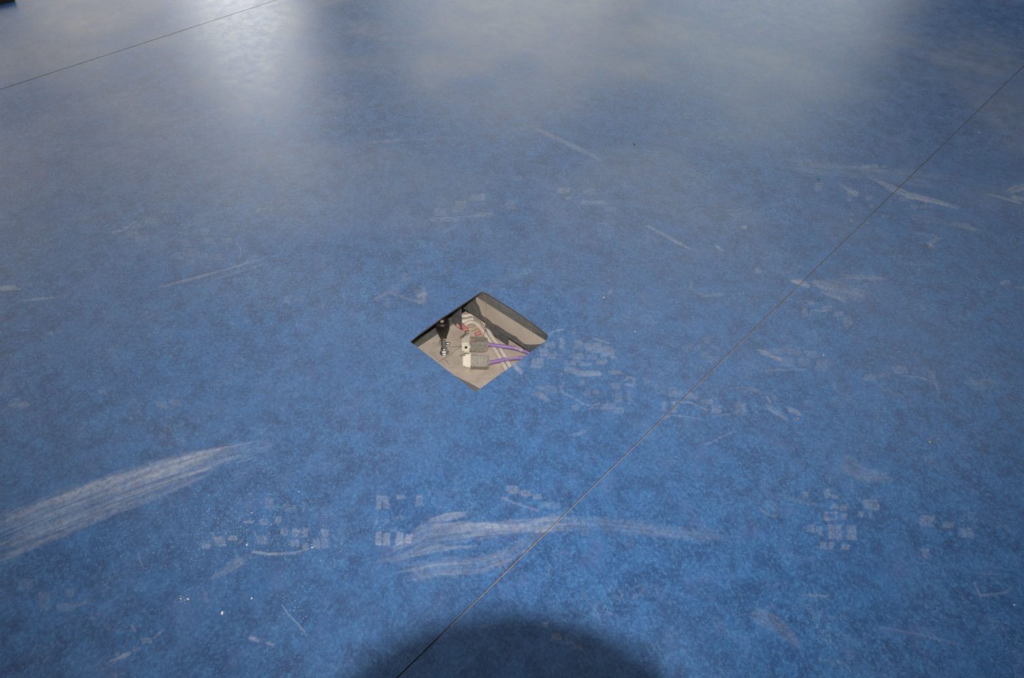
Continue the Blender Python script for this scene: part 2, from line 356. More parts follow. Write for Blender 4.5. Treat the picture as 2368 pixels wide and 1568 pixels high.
# top middle
st, bl = zs(950, 380, 2.96)
bl([(160, 300, 250, 350), (285, 290, 360, 330), (300, 250, 380, 290), (400, 200, 480, 250), (1180, 165, 1272, 210), (1330, 290, 1402, 326), (700, 80, 760, 110), (650, 250, 720, 310), (440, 330, 560, 360)], 0.18)
bl([(1000, 160, 1090, 200), (1060, 220, 1100, 240), (2260, 420, 2302, 442), (480, 200, 512, 245)], 0.34)
st([(128, 375), (240, 368), (370, 362)], 3, 0.4, 0.1); st([(140, 386), (320, 380)], 3, 0.35, 0.1); st([(390, 355), (500, 352)], 7, 0.24, 0.4)
st([(1600, 412), (1700, 465), (1800, 520), (1930, 590)], [5, 12, 14, 6], 0.42, 0.6); st([(1160, 262), (1350, 262)], 16, 0.24, 0.7)
st([(2090, 560), (2140, 595)], 12, 0.3, 0.8); st([(210, 470), (320, 410)], 12, 0.14); st([(40, 910), (100, 880)], 18, 0.3, 0.6)
st([(1350, 890), (1380, 850)], 12, 0.25, 0.6); st([(1920, 810), (1920, 850), (2010, 900), (2130, 890)], 12, 0.14, 0.1)
st, bl = zs(0, 0, 1)
st([(1225, 290), (1290, 322), (1340, 345), (1400, 375)], [4, 6, 6, 3], 0.34, 0.6)
st([(850, 330), (960, 322), (1060, 318)], 4, 0.18, 0.6); st([(860, 90), (1000, 84), (1070, 80)], 6, 0.14, 0.8)
st([(1800, 365), (2100, 400), (2260, 420)], 8, 0.14, 0.8); st([(440, 285), (500, 255), (560, 250)], 3, 0.12, 0.6)
bl([(655, 684, 672, 700), (680, 688, 700, 696), (906, 658, 922, 676), (930, 640, 950, 650), (888, 690, 900, 712), (960, 668, 985, 700), (1700, 930, 1725, 960)], 0.18)
st([(870, 690), (900, 675), (940, 690), (975, 700), (985, 680), (975, 660)], 4, 0.18, 0.3)
st([(1250, 285), (1190, 300)], 6, 0.1); st([(2280, 65), (2300, 72)], 6, 0.2, .6); st([(2100, 120), (2368, 180)], 12, 0.1, 0.8)

def dust_haze_field(X, Y):
    R = np.zeros_like(X, dtype=np.float32)
    for (pts, hw, I, k) in STROKES:
        P = gpx(pts); 
        # half width on the ground: measured across the picture's vertical
        hws = []
        for i, (p, h) in enumerate(zip(pts, hw)):
            j = min(i+1, len(pts)-1); i0 = max(i-1, 0)
            dx, dy = pts[j][0]-pts[i0][0], pts[j][1]-pts[i0][1]; L = math.hypot(dx, dy) + 1e-9
            a = U(p[0]-dy/L*h, p[1]+dx/L*h); b = U(p[0]+dy/L*h, p[1]-dx/L*h)
            t = (U(pts[j][0], pts[j][1])-U(pts[i0][0], pts[i0][1])).xy.normalized()
            v = (b-a).xy; hws.append(max(0.0007, abs(v.x*t.y-v.y*t.x)/2))
        m = max(hws)*1.6
        sel = (X > P[:, 0].min()-m) & (X < P[:, 0].max()+m) & (Y > P[:, 1].min()-m) & (Y < P[:, 1].max()+m)
        idx = np.nonzero(sel)[0]
        if not len(idx): continue
        x = X[idx]; y = Y[idx]
        best = np.full(len(idx), 1e9); lat = np.zeros(len(idx)); arc = np.zeros(len(idx)); hh = np.ones(len(idx)); s0 = 0.0
        over = np.zeros(len(idx))
        nseg = len(P)-1
        for i in range(nseg):
            d = P[i+1]-P[i]; L = np.hypot(*d); d = d/L
            ax = x-P[i, 0]; ay = y-P[i, 1]
            t = ax*d[0]+ay*d[1]; tc = np.clip(t, 0, L)
            px = ax-d[0]*tc; py = ay-d[1]*tc; dist = np.hypot(px, py)
            l = ax*d[1]-ay*d[0]
            w = dist < best
            best = np.where(w, dist, best); lat = np.where(w, l, lat); arc = np.where(w, s0+tc, arc)
            hh = np.where(w, hws[i]+(hws[i+1]-hws[i])*tc/L, hh)
            s0 += L
        sed = np.float32((len(pts)*37.3+pts[0][0]*0.71) % 200)
        jag = (vnoise(arc*90+sed, lat*300+sed)-0.5)*0.35
        e = 1-sst(best/hh + jag, 0.72 if k < 0.6 else 0.5, 1.08)
        if k > 0.15:
            sn = 0.35*vnoise(lat*900+sed, arc*22+sed)+0.45*vnoise(lat*300+sed*2, arc*9)+0.2*vnoise(lat*90+sed, arc*14)
            e = e*(1-0.75*k + 0.75*k*2.0*sst(sn, 0.15, 0.85))
            fade = 0.65+0.5*vnoise(arc*30+sed, lat*20)
            e = e*fade*(0.8 if k > 0.45 else 1.0)
            if k > 0.45: e = e*sst(arc/s0 + (vnoise(lat*400+sed, lat*0)-0.5)*0.12, 0.0, 0.10)*(1-0.9*sst(arc/s0+(vnoise(lat*500, lat*0+sed)-0.5)*0.16, 0.86, 1.0))
        else:
            e = e*(0.7+0.5*vnoise(x*700, y*700))
        R[idx] = np.maximum(R[idx], 0) + (1.08*I*e*(1-0.5*R[idx])).astype(np.float32)
    for n, (x0, y0, x1, y1, I) in enumerate(BLOCKS):
        sk = ((n*7919) % 13-6)*0.02*(x1-x0)
        Q = gpx([(x0+sk, y0), (x1+sk, y0), (x1-sk, y1), (x0-sk, y1)])
        m = 0.003
        idx = np.nonzero((X > Q[:, 0].min()-m) & (X < Q[:, 0].max()+m) & (Y > Q[:, 1].min()-m) & (Y < Q[:, 1].max()+m))[0]
        if not len(idx): continue
        x = X[idx]; y = Y[idx]; dm = np.full(len(idx), 1e9)
        for i in range(4):
            d = Q[(i+1) % 4]-Q[i]; L = np.hypot(*d); d /= L
            dm = np.minimum(dm, (x-Q[i, 0])*d[1]-(y-Q[i, 1])*d[0])
        # also round the corners with a second norm
        dm = dm + (vnoise(x*420+n, y*420)-0.5)*0.0022
        e = sst(dm, -0.0006, 0.0016)
        rim = 1+0.5*(1-sst(dm, 0.0008, 0.0022))
        g = 0.25+0.95*vnoise(x*650+n*3, y*650)*1.0 + 0.25*vnoise(x*160+n, y*160)
        R[idx] += (0.85*I*e*rim*g*(1-0.5*R[idx])).astype(np.float32)
    # loose fine dust in clouds
    cl = vnoise(X*6+20, Y*6+9)*0.6+vnoise(X*17, Y*17)*0.4
    fl = vnoise(X*420, Y*420)*vnoise(X*90+7, Y*90)
    R += (sst(cl, 0.45, 0.8)*sst(fl, 0.35, 0.75)*0.16).astype(np.float32)
    # film of dust plus painted far reflection haze, rubbed away along the edges of the opening
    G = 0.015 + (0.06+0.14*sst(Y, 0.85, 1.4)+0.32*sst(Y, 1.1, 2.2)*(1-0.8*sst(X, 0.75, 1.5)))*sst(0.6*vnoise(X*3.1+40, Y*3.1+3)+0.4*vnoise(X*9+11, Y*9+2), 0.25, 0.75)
    for (px, py, rx, ry) in [(1080, 640, 75, 55), (1275, 735, 55, 45), (985, 740, 70, 35), (1190, 680, 60, 30), (1290, 770, 20, 18)]:
        c = U(px, py); ex = U(px+rx, py); ey = U(px, py-ry)
        a = (ex-c).xy.length; b = (ey-c).xy.length
        rr = np.sqrt(((X-c.x)/a)**2+((Y-c.y)/b)**2) + (vnoise(X*60, Y*60)-0.5)*0.7
        G = G*sst(rr, 0.45, 1.35)
    return R, G

# ------------------------------------------------------------------ floor sheet: dense trapezoid in front, cut at the opening and at both seams
def clip(poly, p, n, keep):                  # keep the side where (q-p).n has the sign of keep
    out = []
    for i in range(len(poly)):
        a = poly[i]; b = poly[(i+1) % len(poly)]
        da = ((a[0]-p[0])*n[0]+(a[1]-p[1])*n[1])*keep; db = ((b[0]-p[0])*n[0]+(b[1]-p[1])*n[1])*keep
        if da >= 0: out.append(a)
        if (da > 0 > db) or (da < 0 < db):
            t = da/(da-db); out.append((a[0]+(b[0]-a[0])*t, a[1]+(b[1]-a[1])*t))
    return out if len(out) >= 3 else []
def area(p): return 0.5*sum(p[i][0]*p[(i+1) % len(p)][1]-p[(i+1) % len(p)][0]*p[i][1] for i in range(len(p)))
def convex_hull(pts):
    pts = sorted(set((round(p[0], 7), round(p[1], 7)) for p in pts))
    def half(ps):
        h = []
        for p in ps:
            while len(h) > 1 and (h[-1][0]-h[-2][0])*(p[1]-h[-2][1])-(h[-1][1]-h[-2][1])*(p[0]-h[-2][0]) <= 0: h.pop()
            h.append(p)
        return h
    a = half(pts); b = half(pts[::-1]); return a[:-1]+b[:-1]
HOLE = convex_hull(OUT)                      # counter-clockwise
SEAMS = []
for (p, q, w) in ((A0, A1, 0.0022), (B0, B1, 0.0016)):
    d = (q-p).normalized(); n = (-d.y, d.x); SEAMS.append(((p.x, p.y), n, w/2))
def cut_cell(poly):
    parts = [poly]
    for (p, n, h) in SEAMS:
        nx = []
        for c in parts:
            nx.append(clip(c, (p[0]+n[0]*h, p[1]+n[1]*h), n, 1)); nx.append(clip(c, (p[0]-n[0]*h, p[1]-n[1]*h), n, -1))
        parts = [c for c in nx if c and abs(area(c)) > 1e-11]
    out = []
    for c in parts:
        rest = c
        for i in range(len(HOLE)):
            a = HOLE[i]; b = HOLE[(i+1) % len(HOLE)]; n = (b[1]-a[1], -(b[0]-a[0]))   # outward
            o = clip(rest, a, n, 1)
            if o and abs(area(o)) > 1e-11: out.append(o)
            rest = clip(rest, a, n, -1)
            if not rest: break
    return out
def build_floor():
    y0, y1 = 0.30, 3.2
    ny = 1050; nx = 1300
    ys = y0*(y1/y0)**(np.arange(ny+1)/ny); sx = np.linspace(-1, 1, nx+1)
    half = 0.86*(ys+0.42)
    X = sx[None, :]*half[:, None]; Y = np.repeat(ys[:, None], nx+1, 1)
    flag = np.zeros((ny, nx), bool)
    def cellany(M): return M[:-1, :-1] | M[1:, :-1] | M[:-1, 1:] | M[1:, 1:]
    def cellall(M): return M[:-1, :-1] & M[1:, :-1] & M[:-1, 1:] & M[1:, 1:]
    for (p, n, h) in SEAMS:
        D = (X-p[0])*n[0]+(Y-p[1])*n[1]
        flag |= cellany(D < h) & cellany(D > -h)
    IN = np.ones_like(X, bool); INe = np.ones_like(X, bool)
    for i in range(len(HOLE)):
        a = HOLE[i]; b = HOLE[(i+1) % len(HOLE)]; L = math.hypot(b[0]-a[0], b[1]-a[1])
        D = ((X-a[0])*(b[1]-a[1])-(Y-a[1])*(b[0]-a[0]))/L
        IN &= D < -1e-5; INe &= D < 0.006
    inside = cellall(IN); flag |= cellany(INe) & ~inside
    keep = ~flag & ~inside
    vid = np.arange((ny+1)*(nx+1)).reshape(ny+1, nx+1)
    q = np.stack([vid[:-1, :-1], vid[:-1, 1:], vid[1:, 1:], vid[1:, :-1]], -1)[keep]
    vx = [X.ravel()]; vy = [Y.ravel()]; nv = X.size; ex = []; ey = []; loops = [q.ravel()]; tot = [np.full(len(q), 4)]
    el = []; et = []
    for (i, j) in zip(*np.nonzero(flag)):
        cell = [(X[i, j], Y[i, j]), (X[i, j+1], Y[i, j+1]), (X[i+1, j+1], Y[i+1, j+1]), (X[i+1, j], Y[i+1, j])]
        for c in cut_cell(cell):
            if area(c) < 0: c = c[::-1]
            for k, p in enumerate(c): ex.append(p[0]); ey.append(p[1]); el.append(nv); nv += 1
            et.append(len(c))
    # the rest of the room floor around the dense part, cut by the seams only
    RX0, RX1, RY0, RY1 = -5.0, 5.0, -3.0, 7.0
    ha, hb = half[0], half[-1]
    rest = [[(RX0, RY0), (RX1, RY0), (RX1, y0), (RX0, y0)], [(RX0, y1), (RX1, y1), (RX1, RY1), (RX0, RY1)],
            [(RX0, y0), (-ha, y0), (-hb, y1), (RX0, y1)], [(ha, y0), (RX1, y0), (RX1, y1), (hb, y1)]]
    for r in rest:
        for c in cut_cell(r):
            if area(c) < 0: c = c[::-1]
            for p in c: ex.append(p[0]); ey.append(p[1]); el.append(nv); nv += 1
            et.append(len(c))
    VX = np.concatenate([X.ravel(), np.array(ex)]); VY = np.concatenate([Y.ravel(), np.array(ey)])
    loops = np.concatenate([q.ravel(), np.array(el)]); tot = np.concatenate([tot[0], np.array(et)])
    used = np.zeros(len(VX), bool); used[loops] = True; remap = np.cumsum(used)-1
    loops = remap[loops]; VX = VX[used]; VY = VY[used]
    me = bpy.data.meshes.new('floor')
    me.vertices.add(len(VX)); co_ = np.zeros((len(VX), 3), np.float32); co_[:, 0] = VX; co_[:, 1] = VY
    me.vertices.foreach_set('co', co_.ravel())
    me.loops.add(len(loops)); me.loops.foreach_set('vertex_index', loops.astype(np.int32))
    me.polygons.add(len(tot)); st_ = np.zeros(len(tot), np.int32); st_[1:] = np.cumsum(tot)[:-1]
    me.polygons.foreach_set('loop_start', st_)
    me.update(calc_edges=True)
    R, G = dust_haze_field(VX, VY)
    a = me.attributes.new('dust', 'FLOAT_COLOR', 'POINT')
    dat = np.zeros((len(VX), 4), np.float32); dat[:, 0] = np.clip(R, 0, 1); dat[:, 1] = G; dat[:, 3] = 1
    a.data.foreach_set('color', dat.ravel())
    me.materials.append(M_LINO)
    o = bpy.data.objects.new('floor', me); C.objects.link(o); struct(o)
    return o
floor = build_floor()

# ------------------------------------------------------------------ room shell
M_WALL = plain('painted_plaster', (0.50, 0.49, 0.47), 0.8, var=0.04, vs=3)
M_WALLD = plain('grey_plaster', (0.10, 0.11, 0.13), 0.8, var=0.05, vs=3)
M_CEIL = plain('ceiling_paint', (0.40, 0.41, 0.42), 0.9, var=0.03, vs=2)
def emis(name, col, k):
    q = NT(name); v = q.coord(); n = q.noise(v, 1.3, 2)
    q.l(q.mix(q.ss(n, 0.3, 0.7), tuple(c*0.9 for c in col), col), q.b.inputs['Emission Color'])
    q.b.inputs['Emission Strength'].default_value = k; q.b.inputs['Base Color'].default_value = (0.02, 0.02, 0.02, 1)
    q.b.inputs['Roughness'].default_value = 0.2
    return q.m
def shell(name, c, s, m):
    bm = bmesh.new(); box(bm, c, s); return struct(mesh_obj(name, bm, m))
WINDOWS_AND_GLOW = [  # x0, x1, z0, z1, colour, strength
    (-3.15, -2.10, 0.35, 3.1, (1.0, 0.98, 0.93), 6.6),
    (-4.85, -3.35, 0.3, 2.9, (1.0, 0.91, 0.80), 2.1),  # added glow, brightens the warm left side of the floor reflection
    (-1.35, 1.0, 0.5, 3.0, (1.0, 1.0, 0.95), 2.3),
    (1.15, 3.5, 0.5, 3.0, (0.95, 1.0, 0.96), 2.1),
]
def far_wall():
    bm = bmesh.new(); xs = [-5.0]
    for w in sorted(WINDOWS_AND_GLOW): xs += [w[0], w[1]]
    xs.append(5.0)
    for i in range(0, len(xs), 2): box(bm, ((xs[i]+xs[i+1])/2, 7.1, 1.8), (xs[i+1]-xs[i], 0.2, 3.6))
    for w in WINDOWS_AND_GLOW:
        box(bm, ((w[0]+w[1])/2, 7.1, w[2]/2), (w[1]-w[0], 0.2, w[2])); box(bm, ((w[0]+w[1])/2, 7.1, (w[3]+3.6)/2), (w[1]-w[0], 0.2, 3.6-w[3]))
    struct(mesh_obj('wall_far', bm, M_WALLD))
    M_FR = plain('window_frame_paint', (0.5, 0.5, 0.5), 0.5)
    for i, w in enumerate(WINDOWS_AND_GLOW):
        bm = bmesh.new(); cx = (w[0]+w[1])/2; cz = (w[2]+w[3])/2; ww = w[1]-w[0]; hh = w[3]-w[2]
        for sx in (-1, 1): box(bm, (cx+sx*(ww/2-0.02), 7.06, cz), (0.04, 0.08, hh))
        for sz in (-1, 1): box(bm, (cx, 7.06, cz+sz*(hh/2-0.02)), (ww-0.08, 0.08, 0.04))
        o = struct(mesh_obj('window_%d' % (i+1), bm, M_FR))  # one of these is the added left glow
        bm = bmesh.new(); box(bm, (cx, 7.07, cz), (ww-0.08, 0.02, hh-0.08))
        mesh_obj('pane', bm, emis('daylit_glass_%d' % i, w[4], w[5]), o)  # the added left glow gets its glowing pane here too
far_wall()
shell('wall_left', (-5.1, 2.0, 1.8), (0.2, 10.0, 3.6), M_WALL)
def side_glow():
    bm = bmesh.new(); M_FR = bpy.data.materials['window_frame_paint']
    for y in (1.55, 6.45): box(bm, (-4.97, y, 1.7), (0.06, 0.05, 2.6))
    for z in (0.4, 3.0): box(bm, (-4.97, 4.0, z), (0.06, 4.85, 0.05))
    o = struct(mesh_obj('window_5', bm, M_FR))  # glowing panel added on the left wall to brighten its floor reflection
    bm = bmesh.new(); box(bm, (-4.98, 4.0, 1.7), (0.02, 4.8, 2.5)); mesh_obj('pane', bm, emis('daylit_glass_side', (1.0, 0.91, 0.80), 1.8), o)  # glowing face of the added left panel
side_glow()
bm = bmesh.new(); box(bm, (0.5, 4.8, 3.575), (8.7, 3.5, 0.05)); o = struct(mesh_obj('window_6', bm, bpy.data.materials['window_frame_paint']))  # unseen glowing ceiling panel, added to lift the haze on the floor
bm = bmesh.new(); box(bm, (0.5, 4.8, 3.545), (8.6, 3.4, 0.012)); mesh_obj('pane', bm, emis('ceiling_glow_pane', (0.96, 0.99, 1.0), 1.1), o)
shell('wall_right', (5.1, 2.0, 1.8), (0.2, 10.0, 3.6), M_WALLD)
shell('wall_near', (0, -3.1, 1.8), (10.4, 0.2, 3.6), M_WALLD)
shell('ceiling', (0, 2.0, 3.7), (10.4, 10.4, 0.2), M_CEIL)

# ------------------------------------------------------------------ raised floor panels and the void beneath
T_LINO = 0.0026; T_PAN = 0.0225; DEPTH = 0.105
TANDUST = (0.46, 0.40, 0.34)
M_PANTOP = plain('dusty_panel_top', (0.50, 0.38, 0.27), 0.9, var=0.2, vs=200)
def prism_ring(name, outer, ztop, zbot, mat, parent=None):
    pass
# straight saw line of the panel under the sheet
RLINE = [(1101.8, 685.2), (1263.0, 787.2)]
zb = -T_PAN
PR0 = U(*RLINE[0], zb); PR1 = U(*RLINE[1], zb)
def panel_cut(p):                            # lower edge of the cut below a point of the outline
    return p
M_EDGE = plain('grey_cut_edge', (0.19, 0.192, 0.19), 0.8, var=0.15, vs=90, bump=0.3, dust=(0.25, 0.19, 0.13), dustamt=0.02, ds=45)
M_BLACK = plain('black_gap_shade', (0.006, 0.006, 0.007), 0.7, var=0.2)  # black that paints the shade of the left cut and the gap below
LCUT = [((948.6, 790), (950.5, 791.5)), ((969, 773), (971, 776)), ((1022, 735), (1024.5, 736.5)), ((1070, 704), (1073, 706)), ((1100, 683.5), (1101.8, 685.2)), ((1115, 673.8), (1101.8, 685.2))]
def under_panel():
    # slab whose opening follows the sheet on top and a straight line below, outer rim 10 m square
    bm = bmesh.new()
    top = [Vector((p[0], p[1], -T_LINO)) for p in HOLE]
    rim = [Vector((p[0], p[1], -0.0002)) for p in HOLE]
    d = (PR1-PR0).normalized(); nrm = Vector((-d.y, d.x, 0))
    if nrm.y < 0: nrm = -nrm
    bot = []
    for p in HOLE:
        q = Vector((p[0], p[1], zb)); s = (q-PR0).dot(nrm)
        t = (q-PR0).dot(d)
        if s > -0.012 and -0.03 < t: q = q - nrm*s
        for tp, bp_ in LCUT:
            if (Vector(p)-U(*tp).xy).length < 0.0015: q = U(*bp_, zb)
        bot.append(q)
    n = len(HOLE)
    vt = [bm.verts.new(v) for v in top]; vb = [bm.verts.new(v) for v in bot]
    for i in range(n): bm.faces.new((vt[i], vb[i], vb[(i+1) % n], vt[(i+1) % n]))
    R = [(-5, -3), (5, -3), (5, 7), (-5, 7)]
    for ring, z in ((vt, -T_LINO), (vb, zb)):
        o = [bm.verts.new((x, y, z)) for x, y in R]
        es = []
        for k in range(4): es.append(bm.edges.new((o[k], o[(k+1) % 4])))
        for k in range(n):
            e = bm.edges.get((ring[k], ring[(k+1) % n])); es.append(e)
        bmesh.ops.triangle_fill(bm, use_beauty=True, edges=es, normal=(0, 0, 1))
    return struct(mesh_obj('floor_panel', bm, M_EDGE))
M_EDGE_TOP = M_PANTOP
pan = under_panel()
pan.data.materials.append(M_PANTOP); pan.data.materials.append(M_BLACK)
for f in pan.data.polygons:
    if f.normal.z > 0.5 or (abs(f.normal.z) > 0.5 and f.center.z > -0.01): f.material_index = 1
    elif f.center.z > -0.02 and f.center.x < U(1104, 680).x and f.center.y > U(960, 800).y and f.center.y > 0.93: f.material_index = 2  # left cut face gets its shade as black colour
bm = bmesh.new()
for i in range(len(HOLE)):
    a = HOLE[i]; b = HOLE[(i+1) % len(HOLE)]
    bm.faces.new([bm.verts.new(v) for v in ((a[0], a[1], 0), (a[0], a[1], -0.0007), (b[0], b[1], -0.0007), (b[0], b[1], 0))])
bm3 = bmesh.new()
for i in range(len(HOLE)):
    a = HOLE[i]; b = HOLE[(i+1) % len(HOLE)]
    bm3.faces.new([bm3.verts.new(v) for v in ((a[0], a[1], -0.0007), (a[0], a[1], -T_LINO), (b[0], b[1], -T_LINO), (b[0], b[1], -0.0007))])
def seam_walls(bm):
    for (p, n, h) in SEAMS:
        d = (-n[1], n[0])
        for sg in (-1, 1):
            a = (p[0]+n[0]*h*sg-d[0]*9, p[1]+n[1]*h*sg-d[1]*9); b = (p[0]+n[0]*h*sg+d[0]*9, p[1]+n[1]*h*sg+d[1]*9)
            t0, t1 = 0.0, 1.0
            for i, (lo, hi) in enumerate(((-5.0, 5.0), (-3.0, 7.0))):
                dv = b[i]-a[i]
                if abs(dv) < 1e-9: continue
                u0, u1 = sorted(((lo-a[i])/dv, (hi-a[i])/dv)); t0 = max(t0, u0); t1 = min(t1, u1)
            q0 = (a[0]+(b[0]-a[0])*t0, a[1]+(b[1]-a[1])*t0); q1 = (a[0]+(b[0]-a[0])*t1, a[1]+(b[1]-a[1])*t1)
            bm.faces.new([bm.verts.new(v) for v in ((*q0, 0), (*q0, -T_LINO), (*q1, -T_LINO), (*q1, 0))])
M_SEAM = plain('dark_sheet_edge', (0.05, 0.06, 0.07), 0.9, var=0.3, vs=300)
bm2 = bmesh.new(); seam_walls(bm2); mesh_obj('seam_edge', bm2, M_SEAM, floor)
M_JUTE = plain('jute_backing_edge', (0.30, 0.22, 0.15), 0.9, var=0.3, vs=300)
mesh_obj('sheet_edge', bm, M_JUTE, floor); mesh_obj('sheet_underside', bm3, M_SEAM, floor)

def subfloor_material():
    q = NT('dusty_concrete'); v = q.coord()
    n = q.noise(v, 55, 8, 0.65); n2 = q.noise(v, 9, 4, 0.5); n3 = q.noise(v, 420, 3, 0.6)
    c = q.mix(q.ss(n, 0.3, 0.7), (0.44, 0.37, 0.315), (0.58, 0.50, 0.435))
    c = q.mix(q.math('MULTIPLY', q.ss(n3, 0.55, 0.75), 0.35), c, (0.72, 0.62, 0.54))
    c = q.mix(q.math('MULTIPLY', q.ss(q.noise(v, 120, 5, 0.6), 0.62, 0.72), 0.5), c, (0.2, 0.17, 0.15))
    # bare grey paint outside of the dusty patch
    at = q.n('ShaderNodeAttribute'); at.attribute_name = 'bare'
    e = q.math('ADD', at.outputs['Fac'], q.math('MULTIPLY', q.math('SUBTRACT', q.noise(v, 110, 4, 0.6), 0.5), 0.5))
    c = q.mix(q.ss(e, 0.46, 0.54), c, (0.17, 0.165, 0.155))
    q.l(c, q.b.inputs['Base Color']); q.b.inputs['Roughness'].default_value = 0.9
    b = q.n('ShaderNodeBump'); b.inputs['Strength'].default_value = 0.5; b.inputs['Distance'].default_value = 0.0008
    q.l(n, b.inputs['Height']); q.l(b.outputs[0], q.b.inputs['Normal'])
    return q.m
def subfloor():
    n = 220; xs = np.linspace(-0.30, 0.30, n+1); ys = np.linspace(0.62, 1.40, n+1)
    bm = bmesh.new(); lay = None
    X, Y = np.meshgrid(xs, ys)
    me = bpy.data.meshes.new('subfloor')
    # signed distance to the painted-bare strip along the front-left edge of the opening
    a = U(1040, 862, -DEPTH); b = U(1098, 903, -DEPTH)
    d = (b-a).xy.normalized(); nn = Vector((-d.y, d.x))
    D = (X-a.x)*nn.x+(Y-a.y)*nn.y
    tip = U(1098, 880, -DEPTH)
    if (tip.x-a.x)*nn.x+(tip.y-a.y)*nn.y < 0: D = -D
    T = (X-a.x)*d.x+(Y-a.y)*d.y
    bare = np.clip(0.5 - (D+0.001-0.17*np.clip(T, 0, 0.06))*110, 0, 1)
    V = [(X[i, j], Y[i, j], -DEPTH) for i in range(n+1) for j in range(n+1)]
    Fc = [(i*(n+1)+j, i*(n+1)+j+1, (i+1)*(n+1)+j+1, (i+1)*(n+1)+j) for i in range(n) for j in range(n)]
    k = len(V); V += [(-5, -3, -DEPTH), (5, -3, -DEPTH), (5, 0.62, -DEPTH), (-5, 0.62, -DEPTH), (-5, 1.40, -DEPTH), (5, 1.40, -DEPTH), (5, 7, -DEPTH), (-5, 7, -DEPTH),
          (-5, 0.62, -DEPTH), (-0.3, 0.62, -DEPTH), (-0.3, 1.4, -DEPTH), (-5, 1.4, -DEPTH), (0.3, 0.62, -DEPTH), (5, 0.62, -DEPTH), (5, 1.4, -DEPTH), (0.3, 1.4, -DEPTH)]
    Fc += [(k, k+1, k+2, k+3), (k+4, k+5, k+6, k+7), (k+8, k+9, k+10, k+11), (k+12, k+13, k+14, k+15)]
    me.from_pydata(V, [], Fc); at = me.attributes.new('bare', 'FLOAT', 'POINT')
    at.data.foreach_set('value', np.concatenate([bare.ravel(), np.zeros(16)]).astype(np.float32))
    me.materials.append(subfloor_material())
    o = bpy.data.objects.new('subfloor', me); C.objects.link(o); return struct(o)
subfloor()

# steel rail under the far right edge; dusty face, wiped along the bottom
dR = (PR1-PR0).normalized(); nR = Vector((-dR.y, dR.x, 0));
if nR.y < 0: nR = -nR                        # points away from the opening
def onR(px, py, off=0.0): return onplane(px, py, PR0+nR*off, nR)
def rail_material():
    q = NT('dusty_grey_steel'); v = q.coord()
    c = q.mix(q.ss(q.noise(v, 30, 6, 0.6), 0.3, 0.7), (0.62, 0.54, 0.455), (0.70, 0.62, 0.53))
    g = q.mix(q.ss(q.noise(v, 90, 5, 0.6), 0.3, 0.75), (0.13, 0.135, 0.138), (0.21, 0.207, 0.20))
    c = q.mix(q.math('MULTIPLY', q.ss(q.noise(v, 70, 4, 0.6), 0.66, 0.74), 0.45), c, (0.28, 0.24, 0.2))
    at = q.n('ShaderNodeAttribute'); at.attribute_name = 'bare'
    e = q.math('ADD', at.outputs['Fac'], q.math('MULTIPLY', q.math('SUBTRACT', q.noise(v, 130, 3, 0.5), 0.5), 0.35))
    c = q.mix(q.ss(e, 0.47, 0.53), c, g)
    q.l(c, q.b.inputs['Base Color']); q.b.inputs['Roughness'].default_value = 0.7
    return q.m
# boundary between dust and bare paint on the face (picture measurements, taken onto the face)
BND = [(1068, 706), (1080, 697), (1097, 687), (1100, 688), (1102, 700), (1108, 708), (1112, 722), (1116, 731), (1128, 737), (1138, 746), (1157, 757), (1176, 770), (1193, 778), (1202, 787), (1215, 796), (1230, 797), (1252, 795), (1262, 789), (1300, 800)]
def rail():
    zt = zb-0.0014; zl = onR(1120, 744.9).z
    L0, L1 = -0.10, 0.30
    nu, nv = 400, 60
    # boundary height as a function of the run along the face
    bp = [onR(*p) for p in BND]; bu = np.array([(p-PR0).dot(dR) for p in bp]); bz = np.array([p.z for p in bp])
    o_ = np.argsort(bu); bu = bu[o_]; bz = bz[o_]
    us = np.linspace(L0, L1, nu+1); zs_ = np.linspace(zl, zt, nv+1)
    V = []; bare = []
    for z in zs_:
        for u in us:
            p = PR0 + dR*u; V.append((p.x, p.y, z))
            zz = np.interp(u, bu, bz) if u < bu[-1] else bz[-1]
            if u < bu[0]+0.001: zz = zt
            bare.append(0.5+(zz-z)*60)
    Fc = [(i*(nu+1)+j, i*(nu+1)+j+1, (i+1)*(nu+1)+j+1, (i+1)*(nu+1)+j) for i in range(nv) for j in range(nu)]
    k = len(V); q0 = PR0+dR*L0; q1 = PR0+dR*L1; th = 0.003
    for (p, off, z) in ((q0, 0, zl), (q1, 0, zl), (q1, th, zl), (q0, th, zl), (q0, 0, zt), (q1, 0, zt), (q1, th, zt), (q0, th, zt)):
        w = p+nR*off; V.append((w.x, w.y, z)); bare.append(1.0)
    Fc += [(k, k+3, k+2, k+1), (k+4, k+5, k+6, k+7), (k+2, k+3, k+7, k+6), (k, k+4, k+7, k+3), (k+1, k+2, k+6, k+5)]
    # top flange reaching back under the panel
    me = bpy.data.meshes.new('floor_rail'); me.from_pydata(V, [], Fc)
    at = me.attributes.new('bare', 'FLOAT', 'POINT'); at.data.foreach_set('value', np.clip(np.array(bare), 0, 1).astype(np.float32))
    me.materials.append(rail_material())
    o = bpy.data.objects.new('floor_rail', me); C.objects.link(o)
    tag(o, 'beige dusty steel rail with wiped grey bottom, under the far right edge of the opening', 'rail')
    return zl
ZRAIL = rail()
M_GREY = plain('dark_grey_sheet_steel', (0.14, 0.142, 0.143), 0.65, var=0.2, vs=70, dust=(0.24, 0.21, 0.19), dustamt=0.0, ds=120)
